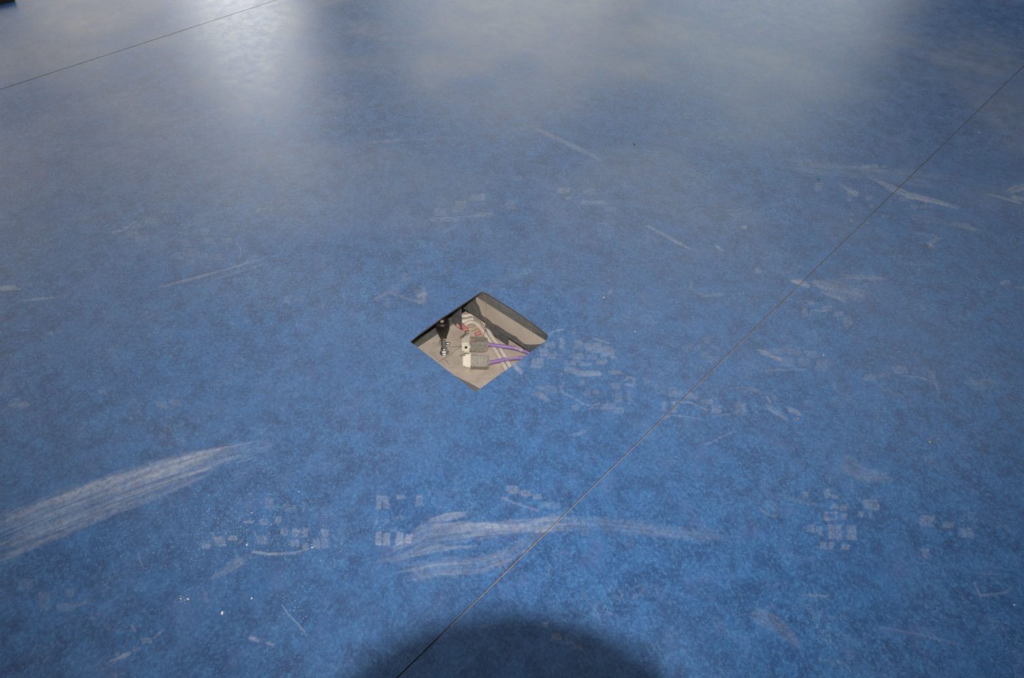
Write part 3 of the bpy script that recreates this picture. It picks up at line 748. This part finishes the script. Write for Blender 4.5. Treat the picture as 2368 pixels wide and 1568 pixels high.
# upright plate below the rail
def plate(name, corners, th, n, label):
    bm = bmesh.new()
    a = [bm.verts.new(c) for c in corners]; b = [bm.verts.new(c+n*th) for c in corners]
    bm.faces.new(a); bm.faces.new(b[::-1]); k = len(a)
    for i in range(k): bm.faces.new((a[i], b[i], b[(i+1) % k], a[(i+1) % k]))
    bmesh.ops.recalc_face_normals(bm, faces=bm.faces)
    return tag(mesh_obj(name, bm, M_GREY), label, 'bracket')
ur = (onR(1174.5, 790, 0.004)-PR0).dot(dR); ul = (onR(1122, 770, 0.004)-PR0).dot(dR)
def Rp(u, z, off): p = PR0+dR*u+nR*off; return Vector((p.x, p.y, z))
plate('support_bracket', [Rp(ul, -DEPTH, .004), Rp(ur, -DEPTH, .004), Rp(ur, ZRAIL+0.02, .004), Rp(ul, ZRAIL+0.02, .004)], 0.002, nR,
      'dark grey steel bracket standing between the dusty rail and the concrete, behind the white cables')
# left side plate under the far left edge, ends short of the rail
a = U(940, 820, -DEPTH); b = U(1016, 770.5, -DEPTH)
dL = (b-a).normalized(); nL = Vector((-dL.y, dL.x, 0))
if nL.y < 0: nL = -nL
endL = onplane(1045, 735, a, nL); uL = (endL-a).dot(dL)
def Lp(u, z, off=0.0): p = a+dL*u+nL*off; return Vector((p.x, p.y, z))
zsp = onplane(1003, 760, a, nL).z
plate('side_plate', [Lp(-0.12, -DEPTH), Lp(uL, -DEPTH), Lp(uL, zsp), Lp(-0.12, zsp)], 0.002, nL, 'dark grey steel plate under the far left edge, behind the black levelling foot')
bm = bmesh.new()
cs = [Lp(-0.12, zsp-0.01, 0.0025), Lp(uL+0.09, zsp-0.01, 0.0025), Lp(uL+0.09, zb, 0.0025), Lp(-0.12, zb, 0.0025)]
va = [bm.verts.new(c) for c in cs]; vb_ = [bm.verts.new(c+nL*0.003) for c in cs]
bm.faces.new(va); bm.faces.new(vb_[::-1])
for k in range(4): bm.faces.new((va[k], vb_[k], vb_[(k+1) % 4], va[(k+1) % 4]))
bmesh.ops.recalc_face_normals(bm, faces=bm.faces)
tag(mesh_obj('gap_shade_strip', bm, M_BLACK), 'black strip standing in for the shaded gap between the far left floor edge and the grey side plate', 'shade strip')  # added black strip, paints the dark gap under the floor edge
c0 = U(1043, 746, -DEPTH); c1 = U(1067.5, 764, -DEPTH); dC = (c1-c0).normalized(); nC = Vector((-dC.y, dC.x, 0))
if nC.y < 0: nC = -nC
def Cp(p, z): return Vector((p.x, p.y, z))
plate('corner_bracket', [Cp(c0, -DEPTH), Cp(c1, -DEPTH), Cp(c1, -0.026), Cp(c0, -0.026)], 0.002, nC, 'dark grey steel bracket upright between the levelling foot and the pink cable')
# ------------------------------------------------------------------ levelling foot
M_RUB = plain('black_rubber', (0.016, 0.013, 0.012), 0.45, var=0.4, vs=80, dust=(0.12, 0.085, 0.065), dustamt=0.12, ds=60)
M_ZINC = plain('zinc_plated_steel', (0.62, 0.64, 0.62), 0.28, metal=0.9, var=0.15, vs=200)
M_RUST = plain('rusty_collar', (0.09, 0.045, 0.025), 0.7, var=0.4, vs=200)
M_CAPW = plain('pale_plastic', (0.42, 0.38, 0.28), 0.5)
ft = U(1027.5, 815, -DEPTH+0.001); ft.z = -DEPTH
root = thing('levelling_foot', ft, 'black rubber levelling foot on a threaded steel stud, left in the opening', 'levelling foot')
ztop = onplane(1027.5, 742, ft, Vector((0, 1, 0))).z + DEPTH
hz = ztop-0.0335
bm = bmesh.new(); lathe(bm, [(0.0058, hz-0.001), (0.0072, hz+0.001), (0.0085, hz+0.006), (0.0112, hz+0.016), (0.0124, hz+0.022), (0.0128, hz+0.0255), (0.0121, hz+0.0263), (0.0128, hz+0.0272), (0.0127, hz+0.0300), (0.0118, hz+0.0328), (0.0092, hz+0.0335), (0.0066, hz+0.0335), (0.0060, hz+0.0320), (0.0045, hz+0.0318)], n=32)
mesh_obj('rubber_head', bm, M_RUB, root, True)
bm = bmesh.new(); lathe(bm, [(0.0034, hz+0.0312), (0.0034, hz+0.0326), (0.0026, hz+0.0331)], n=20); o = mesh_obj('centre_cap', bm, M_CAPW, root); o['label'] = 'pale centre cap'
bm = bmesh.new(); lathe(bm, [(0.0060, hz-0.006), (0.0066, hz-0.004), (0.0070, hz+0.001), (0.0064, hz+0.0015)], n=6); o = mesh_obj('collar', bm, M_RUST, root); o['label'] = 'rusty brown collar'
bm = bmesh.new(); prof = []
z = 0.004
while z < hz-0.003: prof += [(0.0033, z), (0.0037, z+0.0006)]; z += 0.0012
lathe(bm, prof, n=16); mesh_obj('threaded_stud', bm, M_ZINC, root)
bm = bmesh.new(); lathe(bm, [(0.0088, 0), (0.0088, 0.0010), (0.0075, 0.0016), (0.0035, 0.002)], n=32); mesh_obj('washer', bm, M_ZINC, root, False)
bm = bmesh.new(); lathe(bm, [(0.0055, 0.0018), (0.0068, 0.0026), (0.0068, 0.0072), (0.0056, 0.008)], n=6); mesh_obj('hex_nut', bm, M_ZINC, root)
bm = bmesh.new(); lathe(bm, [(0.0048, 0.0078), (0.0062, 0.0095), (0.0062, 0.012), (0.0044, 0.014)], n=20); mesh_obj('lock_nut', bm, M_ZINC, root, True)
# cross bolt beside the stud
cb = U(1027, 801, -DEPTH+0.005); cb.z = -DEPTH+0.0052
root = thing('hex_bolt', (cb.x, cb.y+0.008, -DEPTH), 'zinc hex bolt lying crosswise on the concrete behind the stud of the black levelling foot', 'bolt')
MX = Matrix.Translation((0, 0, 0.0052)) @ Matrix.Rotation(math.radians(-8), 4, 'Z') @ Matrix.Rotation(math.pi/2, 4, 'Y')
bm = bmesh.new(); lathe(bm, [(0.0052, -0.0095), (0.0055, -0.009), (0.0055, -0.0052), (0.005, -0.0048)], MX, 6); mesh_obj('bolt_head', bm, M_ZINC, root)
bm = bmesh.new(); lathe(bm, [(0.0029, -0.0048), (0.0029, 0.0098), (0.0022, 0.0105)], MX, 14); mesh_obj('bolt_shank', bm, M_ZINC, root, True)
# two loose screws by the plugs
for (p0, p1, lb) in (((1064, 783), (1081, 768.5), 'small bright screw slanting on the concrete behind the upper plug'), ((1063.5, 823), (1082, 818), 'small bright screw lying left of the lower plug')):
    q0 = U(*p0, -DEPTH+0.004); q1 = U(*p1, -DEPTH+0.004); c = (q0+q1)/2; c.z = -DEPTH
    root = thing('screw', c, lb, 'screw')
    d = (q1-q0); L = d.length; Mx = frame_from((q0-c), Vector((0, 0, 1)).cross(d), d) if False else Matrix.Translation(q0-c) @ d.to_track_quat('Z', 'Y').to_matrix().to_4x4()
    prof = [(0.0008, 0.0)]; z = 0.001
    while z < L*0.8: prof += [(0.0015, z), (0.0021, z+0.0005)]; z += 0.001
    bm = bmesh.new(); lathe(bm, prof, Mx, 12); mesh_obj('screw_shank', bm, M_ZINC, root)
    bm = bmesh.new(); lathe(bm, [(0.002, L*0.8), (0.0038, L*0.92), (0.0036, L)], Mx, 16); mesh_obj('screw_head', bm, M_ZINC, root, True)

# ------------------------------------------------------------------ the two network plugs on purple cables
M_IVORY = plain('ivory_plastic', (0.86, 0.80, 0.68), 0.4, var=0.04, vs=150)
M_SHIELD = plain('dusty_die_cast_shield', (0.36, 0.33, 0.29), 0.5, metal=0.15, var=0.22, vs=260, dust=(0.30, 0.27, 0.23), dustamt=0.1, ds=200)
M_SHIELD2 = plain('worn_shield_edge', (0.75, 0.70, 0.6), 0.25, metal=0.8)
M_PURP = plain('purple_cable_jacket', (0.34, 0.20, 0.50), 0.32, var=0.06, vs=100, coat=0.2)
M_PALE = plain('pale_cable_print', (0.50, 0.44, 0.46), 0.5, var=0.2, vs=400)
M_DARK = plain('black_slot', (0.01, 0.01, 0.01), 0.6)
M_COPPER = plain('contact_pins', (0.9, 0.6, 0.45), 0.3, metal=0.6)
def plug(label, tail, nose, lift, rollang, flip, cable_pts, marks, taper=0.008):
    # x from the cap's nose (0) to the cable exit (L)
    p0 = U(*nose, -DEPTH+lift); p1 = U(*tail, -DEPTH+lift)
    L = (p1-p0).length
    root = thing('network_cable', (p0.x, p0.y, -DEPTH), label, 'network cable')
    o = p0-root.location
    Mx = frame_from(o, p1-p0, Vector((0, 0, 1))) @ Matrix.Rotation(rollang, 4, 'X')
    hw, hh = 0.0110, 0.0100
    xb = 0.0135
    # shield body with chamfered tail
    bm = bmesh.new(); secs = [(xb, 1, 1), (xb+0.0125, 1, 1), (xb+0.0126, 1.05, 1.05), (L-taper, 1.05, 1.05), (L-0.0005, 1.05-taper*38, 0.9)]
    rings = [[bm.verts.new(Mx @ Vector((x, sy*hw*a_, sz*hh*b_))) for sy, sz in ((-1, -0.86), (-0.86, -1), (0.86, -1), (1, -0.86), (1, 0.86), (0.86, 1), (-0.86, 1), (-1, 0.86))] for x, a_, b_ in secs]
    for i in range(len(rings)-1):
        for k in range(8): bm.faces.new((rings[i][k], rings[i][(k+1) % 8], rings[i+1][(k+1) % 8], rings[i+1][k]))
    bm.faces.new(rings[0][::-1]); bm.faces.new(rings[-1]); bmesh.ops.recalc_face_normals(bm, faces=bm.faces)
    sh = mesh_obj('shield', bm, M_SHIELD, root)
    bm = bmesh.new()
    for s in (-1, 1):
        box(bm, (xb+0.013, s*hw*0.98, hh*0.96), (0.024, 0.0007, 0.0007), Mx)
    mesh_obj('worn_edge', bm, M_SHIELD2, sh)
    # contact marks and slots on the top of the shield
    bm = bmesh.new()
    for k in range(2): box(bm, (xb+0.005, (-0.0022+0.0050*k)*1.0, hh+0.0001), (0.0095, 0.0006, 0.0006), Mx)
    for k in range(3): box(bm, (xb+0.0018, -0.0048+0.0050*k, hh+0.0001), (0.0018, 0.0018, 0.0006), Mx, 0.0002)
    mesh_obj('contact_mark', bm, M_COPPER, sh)
    # ivory front cap with ears and a recessed nose
    bm = bmesh.new(); box(bm, (0.0090, 0, 0), (0.0095, hw*2.18, hh*2.18), Mx, 0.0006)
    for s in (-1, 1):
        for k, (x_, w_) in enumerate(((0.0131, 0.0014),)):
            box(bm, (x_, s*hw*1.16, 0), (w_, 0.0030, hh*2.2), Mx, 0.0004)
    box(bm, (0.0022, 0, 0), (0.0046, hw*1.75, hh*1.8), Mx, 0.0007)
    cap = mesh_obj('front_cap', bm, M_IVORY, root); cap['label'] = 'ivory plastic front cap'
    bm = bmesh.new(); s = flip
    box(bm, (0.0078, s*(hw*1.10), hh*0.10), (0.0045, 0.0006, 0.0048), Mx); mesh_obj('latch_slot', bm, M_DARK, cap)
    bm = bmesh.new()
    box(bm, (0.0085, s*(hw*1.18), -hh*0.55), (0.0072, 0.0030, 0.0040), Mx, 0.0005); box(bm, (0.0142, s*(hw*1.13), hh*0.2), (0.0035, 0.0022, 0.0060), Mx, 0.0006)
    mesh_obj('latch', bm, M_IVORY, cap)
    bm = bmesh.new(); box(bm, (-0.00005, 0, 0.0005), (0.0006, hw*1.2, hh*1.1), Mx); mesh_obj('port_opening', bm, M_DARK, cap)
    # strain relief and cable
    bm = bmesh.new(); lathe(bm, [(0.0046, 0), (0.0050, 0.0015), (0.0044, 0.003)], Mx @ Matrix.Translation((L-0.0012, 0, 0)) @ Matrix.Rotation(math.pi/2, 4, 'Y'), 16); mesh_obj('cable_collar', bm, M_SHIELD, root, True)
    pts = [Mx @ Vector((L-0.004, 0, 0)), Mx @ Vector((L+0.002, 0, 0))] + [U(x, y, z)-root.location for x, y, z in cable_pts]
    bm = tube(bmesh.new(), pts, 0.0036, 14); cb_ = mesh_obj('cable_jacket', bm, M_PURP, root, True)
    for (i0, i1, side) in marks:
        pass
    return root, pts
LZ = 0.0145
def sleeve(root, pts, f0, f1, ang0, ang1, r=0.0037):
    # printed pale patch lying on the jacket, part of the tube's own surface
    P = [Vector(p) for p in pts]
    Q = []
    for i in range(len(P)-1):
        pa = P[max(i-1, 0)]; pb = P[i]; pc = P[i+1]; pd = P[min(i+2, len(P)-1)]
        for k in range(8):
            t = k/8; Q.append(0.5*((2*pb)+(pc-pa)*t+(2*pa-5*pb+4*pc-pd)*t*t+(3*pb-pa-3*pc+pd)*t**3))
    n = len(Q); bm = bmesh.new(); prev = None
    for i in range(int(n*f0), min(int(n*f1), n-1)):
        p = Q[i]; t = (Q[min(i+1, n-1)]-Q[max(i-1, 0)]).normalized(); a = t.cross(Vector((0, 0, 1))).normalized(); b = a.cross(t)
        ring = [bm.verts.new(p+a*math.cos(x)*r+b*math.sin(x)*r) for x in np.linspace(ang0, ang1, 7)]
        if prev:
            for k in range(6): bm.faces.new((prev[k], prev[k+1], ring[k+1], ring[k]))
        prev = ring
    o = mesh_obj('cable_print', bm, M_PALE, root, True); o['label'] = 'pale print on the cable'
zc = -DEPTH+LZ
r1, pts1 = plug('purple network cable with dusty ivory-capped plug, the farther of the two in the opening', (1128.5, 796.5), (1068.5, 796.5), LZ, math.radians(-14), -1,
     [(1150, 799.5, zc), (1180, 803, zc), (1200, 808, zc-0.001), (1218, 814, zc-0.002), (1240, 824, zc-0.004), (1290, 850, zc-0.008)], [])
r2, pts2 = plug('purple network cable with ivory-capped plug, the nearer of the two in the opening', (1131, 838), (1071, 837.5), LZ, math.radians(26), 1,
     [(1145, 836, zc), (1170, 831, zc), (1190, 828.5, zc-0.001), (1215, 827, zc-0.002), (1260, 828, zc-0.006)], [], 0.004)
sleeve(r1, pts1, 0.50, 0.62, 0.9, 2.6); sleeve(r1, pts1, 0.60, 0.67, -0.3, 2.0); sleeve(r2, pts2, 0.50, 0.74, 1.2, 3.0)

# ------------------------------------------------------------------ white cables and the tangle behind
M_WHITE = plain('white_cable_jacket', (0.70, 0.63, 0.56), 0.5, var=0.10, vs=60, dust=(0.36, 0.31, 0.26), dustamt=0.08, ds=50)
M_WHITE2 = plain('pale_pink_cable_jacket', (0.66, 0.56, 0.55), 0.45, var=0.06, vs=60)
M_PINK = plain('pink_cable_jacket', (0.62, 0.24, 0.22), 0.5, var=0.15, vs=90)
M_CREAM = plain('cream_cable_jacket', (0.50, 0.40, 0.28), 0.5, var=0.12, vs=90)
def cable(label, pts, r, mat, name='cable', grp=None):
    P = [U(x, y, -DEPTH+z) for x, y, z in pts]
    g = Vector((P[0].x, P[0].y, -DEPTH))
    bm = tube(bmesh.new(), [p-g for p in P], r, 14)
    o = mesh_obj(name, bm, mat, None, True); o.location = g
    return tag(o, label, 'cable')
cable('off-white cable crossing under both purple cables, left of the pair', [(1074, 757, .0050), (1079, 749, .0075), (1090, 745, .0085), (1101, 748, .0085), (1110, 757, .007), (1123, 776, .0055), (1139.5, 800, .0046), (1152, 821, .0046), (1166, 846, .0046), (1190, 890, .0046)], 0.0042, M_WHITE)
cable('off-white cable, right of the pair running under the purple cables', [(1060, 730, .006), (1075, 731, .008), (1092, 728, .009), (1110, 737, .0085), (1123, 752, .0075), (1135, 775, .006), (1152.5, 800, .0049), (1166, 822, .0049), (1178, 844, .0049), (1202, 888, .0049)], lambda t: 0.0041+0.0006*max(0, t-0.5)*2, M_WHITE)
cable('cream cable end curled under the white cables in the far corner', [(1083, 762, .004), (1092, 761, .0042), (1100, 757, .0042), (1106, 754, .0042)], 0.0038, M_CREAM)
cable('pink cable behind the side plate, far left of the tangle', [(1056, 752, .0055), (1066, 753, .0055), (1073, 756, .0052), (1078, 765, .0045)], 0.0050, M_PINK)
cable('short pink cable end beside the white cables behind the upper plug', [(1100, 774, .0042), (1108, 770, .0045), (1114, 766, .004)], 0.0036, M_PINK)
cable('dusty grey cable at the back of the tangle', [(1058, 742, .006), (1072, 743, .006), (1084, 740, .006), (1094, 739, .005)], 0.0050, M_WHITE)

# fibres
M_FIB = plain('orange_fibre', (0.50, 0.27, 0.12), 0.6)
M_FIBY = plain('brass_fibre', (0.20, 0.15, 0.05), 0.6)
pl = [U(1113.5, 675.5, 0.0006), onR(1117.5, 679, -.001), onR(1121.5, 689, -.002), onR(1123.5, 703, -.003), onR(1124, 722, -.003), onR(1123.5, 738, -.004), U(1122.5, 752, -0.078), U(1121, 765, -0.086), U(1118, 778, -.088), U(1120, 786, -.089)]
bm = tube(bmesh.new(), pl, 0.00045, 6); tag(mesh_obj('fibre_strand', bm, M_FIB, None, True), 'thin orange fibre hanging from the far corner of the opening over the white cables', 'fibre')
pl = [onR(1229, 760, -.0008), onR(1231.5, 771, -.001), onR(1233, 779, -.001)]
bm = tube(bmesh.new(), pl, 0.00035, 6); tag(mesh_obj('fibre_strand', bm, M_FIB, None, True), 'short brown fibre stuck to the dusty rail near the right corner', 'fibre')
pl = [U(1014, 836.5, -DEPTH+.0005), U(1035, 824, -DEPTH+.0007), U(1052, 811, -DEPTH+.0007), U(1066, 801, -DEPTH+.0006)]
bm = tube(bmesh.new(), pl, 0.0004, 6); tag(mesh_obj('fibre_strand', bm, M_FIBY, None, True), 'fine olive-brown strand lying across the concrete to the upper plug', 'fibre')
pl = [U(1034, 801.8, -DEPTH+.0005), U(1052, 802, -DEPTH+.0006), U(1067, 800.5, -DEPTH+.0005)]
bm = tube(bmesh.new(), pl, 0.0003, 6); tag(mesh_obj('fibre_strand', bm, M_DARK, None, True), 'fine dark strand on the concrete between levelling foot and upper plug', 'fibre')
pl = [U(1029.5, 830.5, -DEPTH+.0006), U(1034, 837, -DEPTH+.0007), U(1039.5, 843, -DEPTH+.0006)]
bm = tube(bmesh.new(), pl, 0.0004, 6); tag(mesh_obj('fibre_strand', bm, plain('blue_fibre', (0.08, 0.09, 0.2), 0.6), None, True), 'short dark blue fibre on the concrete near the front left edge', 'fibre')

# ------------------------------------------------------------------ crumbs on the sheet
M_PLA = plain('plaster_white', (0.85, 0.80, 0.72), 0.8, var=0.1, vs=400)
M_YEL = plain('crumb_ochre', (0.50, 0.36, 0.08), 0.8, var=0.3, vs=400)
M_ORA = plain('crumb_orange', (0.62, 0.30, 0.16), 0.8, var=0.3, vs=400)
M_TEA = plain('crumb_teal', (0.02, 0.30, 0.38), 0.5, var=0.3, vs=400)
def lump(bm, c, r, fl=0.5):
    M = Matrix.Translation(c) @ Matrix.Rotation(random.random()*6.28, 4, 'Z')
    vs = bmesh.ops.create_icosphere(bm, subdivisions=1, radius=1.0)['verts']
    for v in vs:
        k = random.uniform(0.7, 1.25); v.co = M @ Vector((v.co.x*r*k*1.25, v.co.y*r*k*0.9, max(-0.9, v.co.z)*r*k*fl))
CR = [((514, 1418.5), 0.0030, M_PLA, 'largest white plaster crumb, on the blue floor at lower left'),
      ((582, 1384.5), 0.0016, M_PLA, 'white plaster crumb right of the largest crumb at lower left'),
      ((571, 1260.5), 0.0018, M_PLA, 'white plaster crumb at the left of the tread print at lower left'),
      ((722, 1267), 0.0015, M_PLA, 'white plaster crumb in the tread print at lower left'),
      ((435, 1386), 0.0017, M_PLA, 'white plaster crumb left of the largest crumb at lower left'),
      ((418, 1385), 0.0013, M_PLA, 'leftmost of the small white crumbs at lower left'),
      ((582, 1186.5), 0.0014, M_PLA, 'white crumb at the top of the speckled patch at lower left'),
      ((691, 1137), 0.0012, M_PLA, 'white crumb above the tread print at lower left'),
      ((1468.5, 767), 0.0014, M_PLA, 'small white crumb right of the opening'),
      ((1396, 688), 0.0020, M_PLA, 'white crumb above and right of the opening'),
      ((1384, 681), 0.0012, M_PLA, 'tiny white crumb left of a pair above and right of the opening'),
      ((1904, 822), 0.0018, M_PLA, 'white crumb right of the seam at the right'),
      ((2345, 1399.5), 0.0014, M_PLA, 'white crumb near the lower right edge'),
      ((1672, 357), 0.0022, M_ORA, 'pale orange crumb at upper middle right of the floor'),
      ((2150, 1023), 0.0019, M_YEL, 'ochre crumb on the right of the floor'),
      ((1845.5, 969), 0.0020, M_ORA, 'orange crumb right of the seam'),
      ((1839, 973), 0.0010, M_ORA, 'tiny orange crumb touching the larger one right of the seam'),
      ((1838, 953.5), 0.0009, M_YEL, 'tiny ochre crumb just above the orange crumbs'),
      ((1937.5, 1531), 0.0012, M_YEL, 'ochre crumb near the bottom right'),
      ((1893, 414), 0.0034, M_TEA, 'teal crumb at upper right, the only teal one'),
      ((2265, 307), 0.0020, M_PLA, 'white crumb near the seam at upper right'),
      ((1932, 589), 0.0016, M_ORA, 'orange crumb caught in the right seam'),
      ((2007, 517), 0.0013, M_PLA, 'pale crumb caught in the right seam, above the orange one'),
      ((1467, 334), 0.0020, plain('crumb_navy', (0.02, 0.02, 0.12), 0.5), 'tiny dark blue crumb at upper middle')]
for p, r, m, lb in CR:
    r *= 0.8
    c = U(*p); c.z = r*0.42; bm = bmesh.new(); lump(bm, Vector((0, 0, 0)), r); o = mesh_obj('crumb', bm, m); o.location = c; tag(o, lb, 'crumb')
bm = bmesh.new()
def speck(px, py, r):
    c = U(px, py)
    if (c.x*c.x) > 20: return
    vs = [Vector((math.cos(a+r*9e4)*r, math.sin(a+r*9e4)*r, 0.00005)) for a in (0, 2.1, 4.2)] + [Vector((0, 0, r*0.9))]
    v = [bm.verts.new(c+q) for q in vs]
    for f in ((0, 1, 3), (1, 2, 3), (2, 0, 3)): bm.faces.new([v[k] for k in f])
for k in range(620):
    a = random.gauss(0, 1); b = random.gauss(0, 1)
    speck(560+a*125, 1225+b*62, random.choice((.00035, .00045, .0006, .0008)))
for k in range(60): speck(680+random.gauss(0, 28), 1405+random.gauss(0, 26), random.choice((.0004, .0005, .0007)))
for k in range(14): speck(427+random.gauss(0, 12), 1386+random.gauss(0, 5), .0007)
for k in range(22): speck(1393+random.gauss(0, 14), 684+random.gauss(0, 7), .0006)
for k in range(420):
    x, y = random.uniform(0, 2368), random.uniform(560, 1568)
    if not (930 < x < 1290 and 660 < y < 920): speck(x, y, random.choice((.0003, .0004, .0005)))
for k in range(40): speck(150+random.gauss(0, 120), 1180+random.gauss(0, 50), .0004)
tag(mesh_obj('plaster_specks', bm, M_PLA), 'fine white plaster specks scattered over the blue floor, thickest at lower left', 'specks', kind='stuff')

# ------------------------------------------------------------------ the dark board at the far left
a = U(0, 9.5); b = U(38, 2); d = (b-a).normalized(); n = Vector((-d.y, d.x, 0))
root = thing('wooden_board', (b.x, b.y, 0), 'dark brown board end lying on the floor at the far left corner', 'board')
Mx = Matrix.Translation((0, 0, 0)) @ Matrix(((-d.x, -n.x, 0, 0), (-d.y, -n.y, 0, 0), (0, 0, 1, 0), (0, 0, 0, 1)))
M_BRD = plain('dark_brown_wood', (0.05, 0.03, 0.02), 0.6, var=0.3, vs=30)
M_BRE = plain('pale_board_end', (0.28, 0.2, 0.13), 0.8)
bm = bmesh.new(); box(bm, (0.047, -0.30, 0.009), (0.088, 0.60, 0.018), Mx, 0.001); mesh_obj('board', bm, M_BRD, root)
bm = bmesh.new(); box(bm, (0.36, -0.30, 0.009), (0.53, 0.60, 0.018), Mx, 0.001); mesh_obj('pale_board', bm, M_BRE, root)

# ------------------------------------------------------------------ the hand-held camera whose lens shades the near floor (it is outside its own picture)
root = thing('photo_camera', CAM, 'black camera above the floor, its lens throwing the round shadow at the bottom edge', 'camera')
Mx = Matrix(((rt.x, up.x, -fw.x, 0), (rt.y, up.y, -fw.y, 0), (rt.z, up.z, -fw.z, 0), (0, 0, 0, 1)))   # x right, y up, z back
M_CAM = plain('black_camera_plastic', (0.02, 0.02, 0.02), 0.5, var=0.2, vs=100)
def hollow(bm, secs, n=48):
    rings = [[bm.verts.new(Mx @ Vector((r*math.cos(2*math.pi*k/n), r*math.sin(2*math.pi*k/n), z))) for k in range(n)] for r, z in secs]
    for i in range(len(rings)):
        j = (i+1) % len(rings)
        for k in range(n): bm.faces.new((rings[i][k], rings[i][(k+1) % n], rings[j][(k+1) % n], rings[j][k]))
bm = bmesh.new(); hollow(bm, [(0.0342, -0.036), (0.0350, -0.010), (0.0350, 0.075), (0.026, 0.075), (0.027, 0.0), (0.0332, -0.036)])
mesh_obj('lens_barrel', bm, M_CAM, root, True)
bm = bmesh.new(); box(bm, (0, 0.0, 0.105), (0.125, 0.08, 0.05), Mx, 0.008); box(bm, (-0.052, -0.002, 0.088), (0.03, 0.07, 0.03), Mx, 0.008); box(bm, (0, 0.05, 0.105), (0.05, 0.03, 0.045), Mx, 0.008)
mesh_obj('camera_body', bm, M_CAM, root)
bm = bmesh.new(); box(bm, (0, 0.0910, 0.105), (0.055, 0.020, 0.022), Mx, 0.004)
for s in (-1, 1): box(bm, (s*0.024, 0.075, 0.110), (0.004, 0.035, 0.008), Mx)
mesh_obj('popup_flash', bm, M_CAM, root)
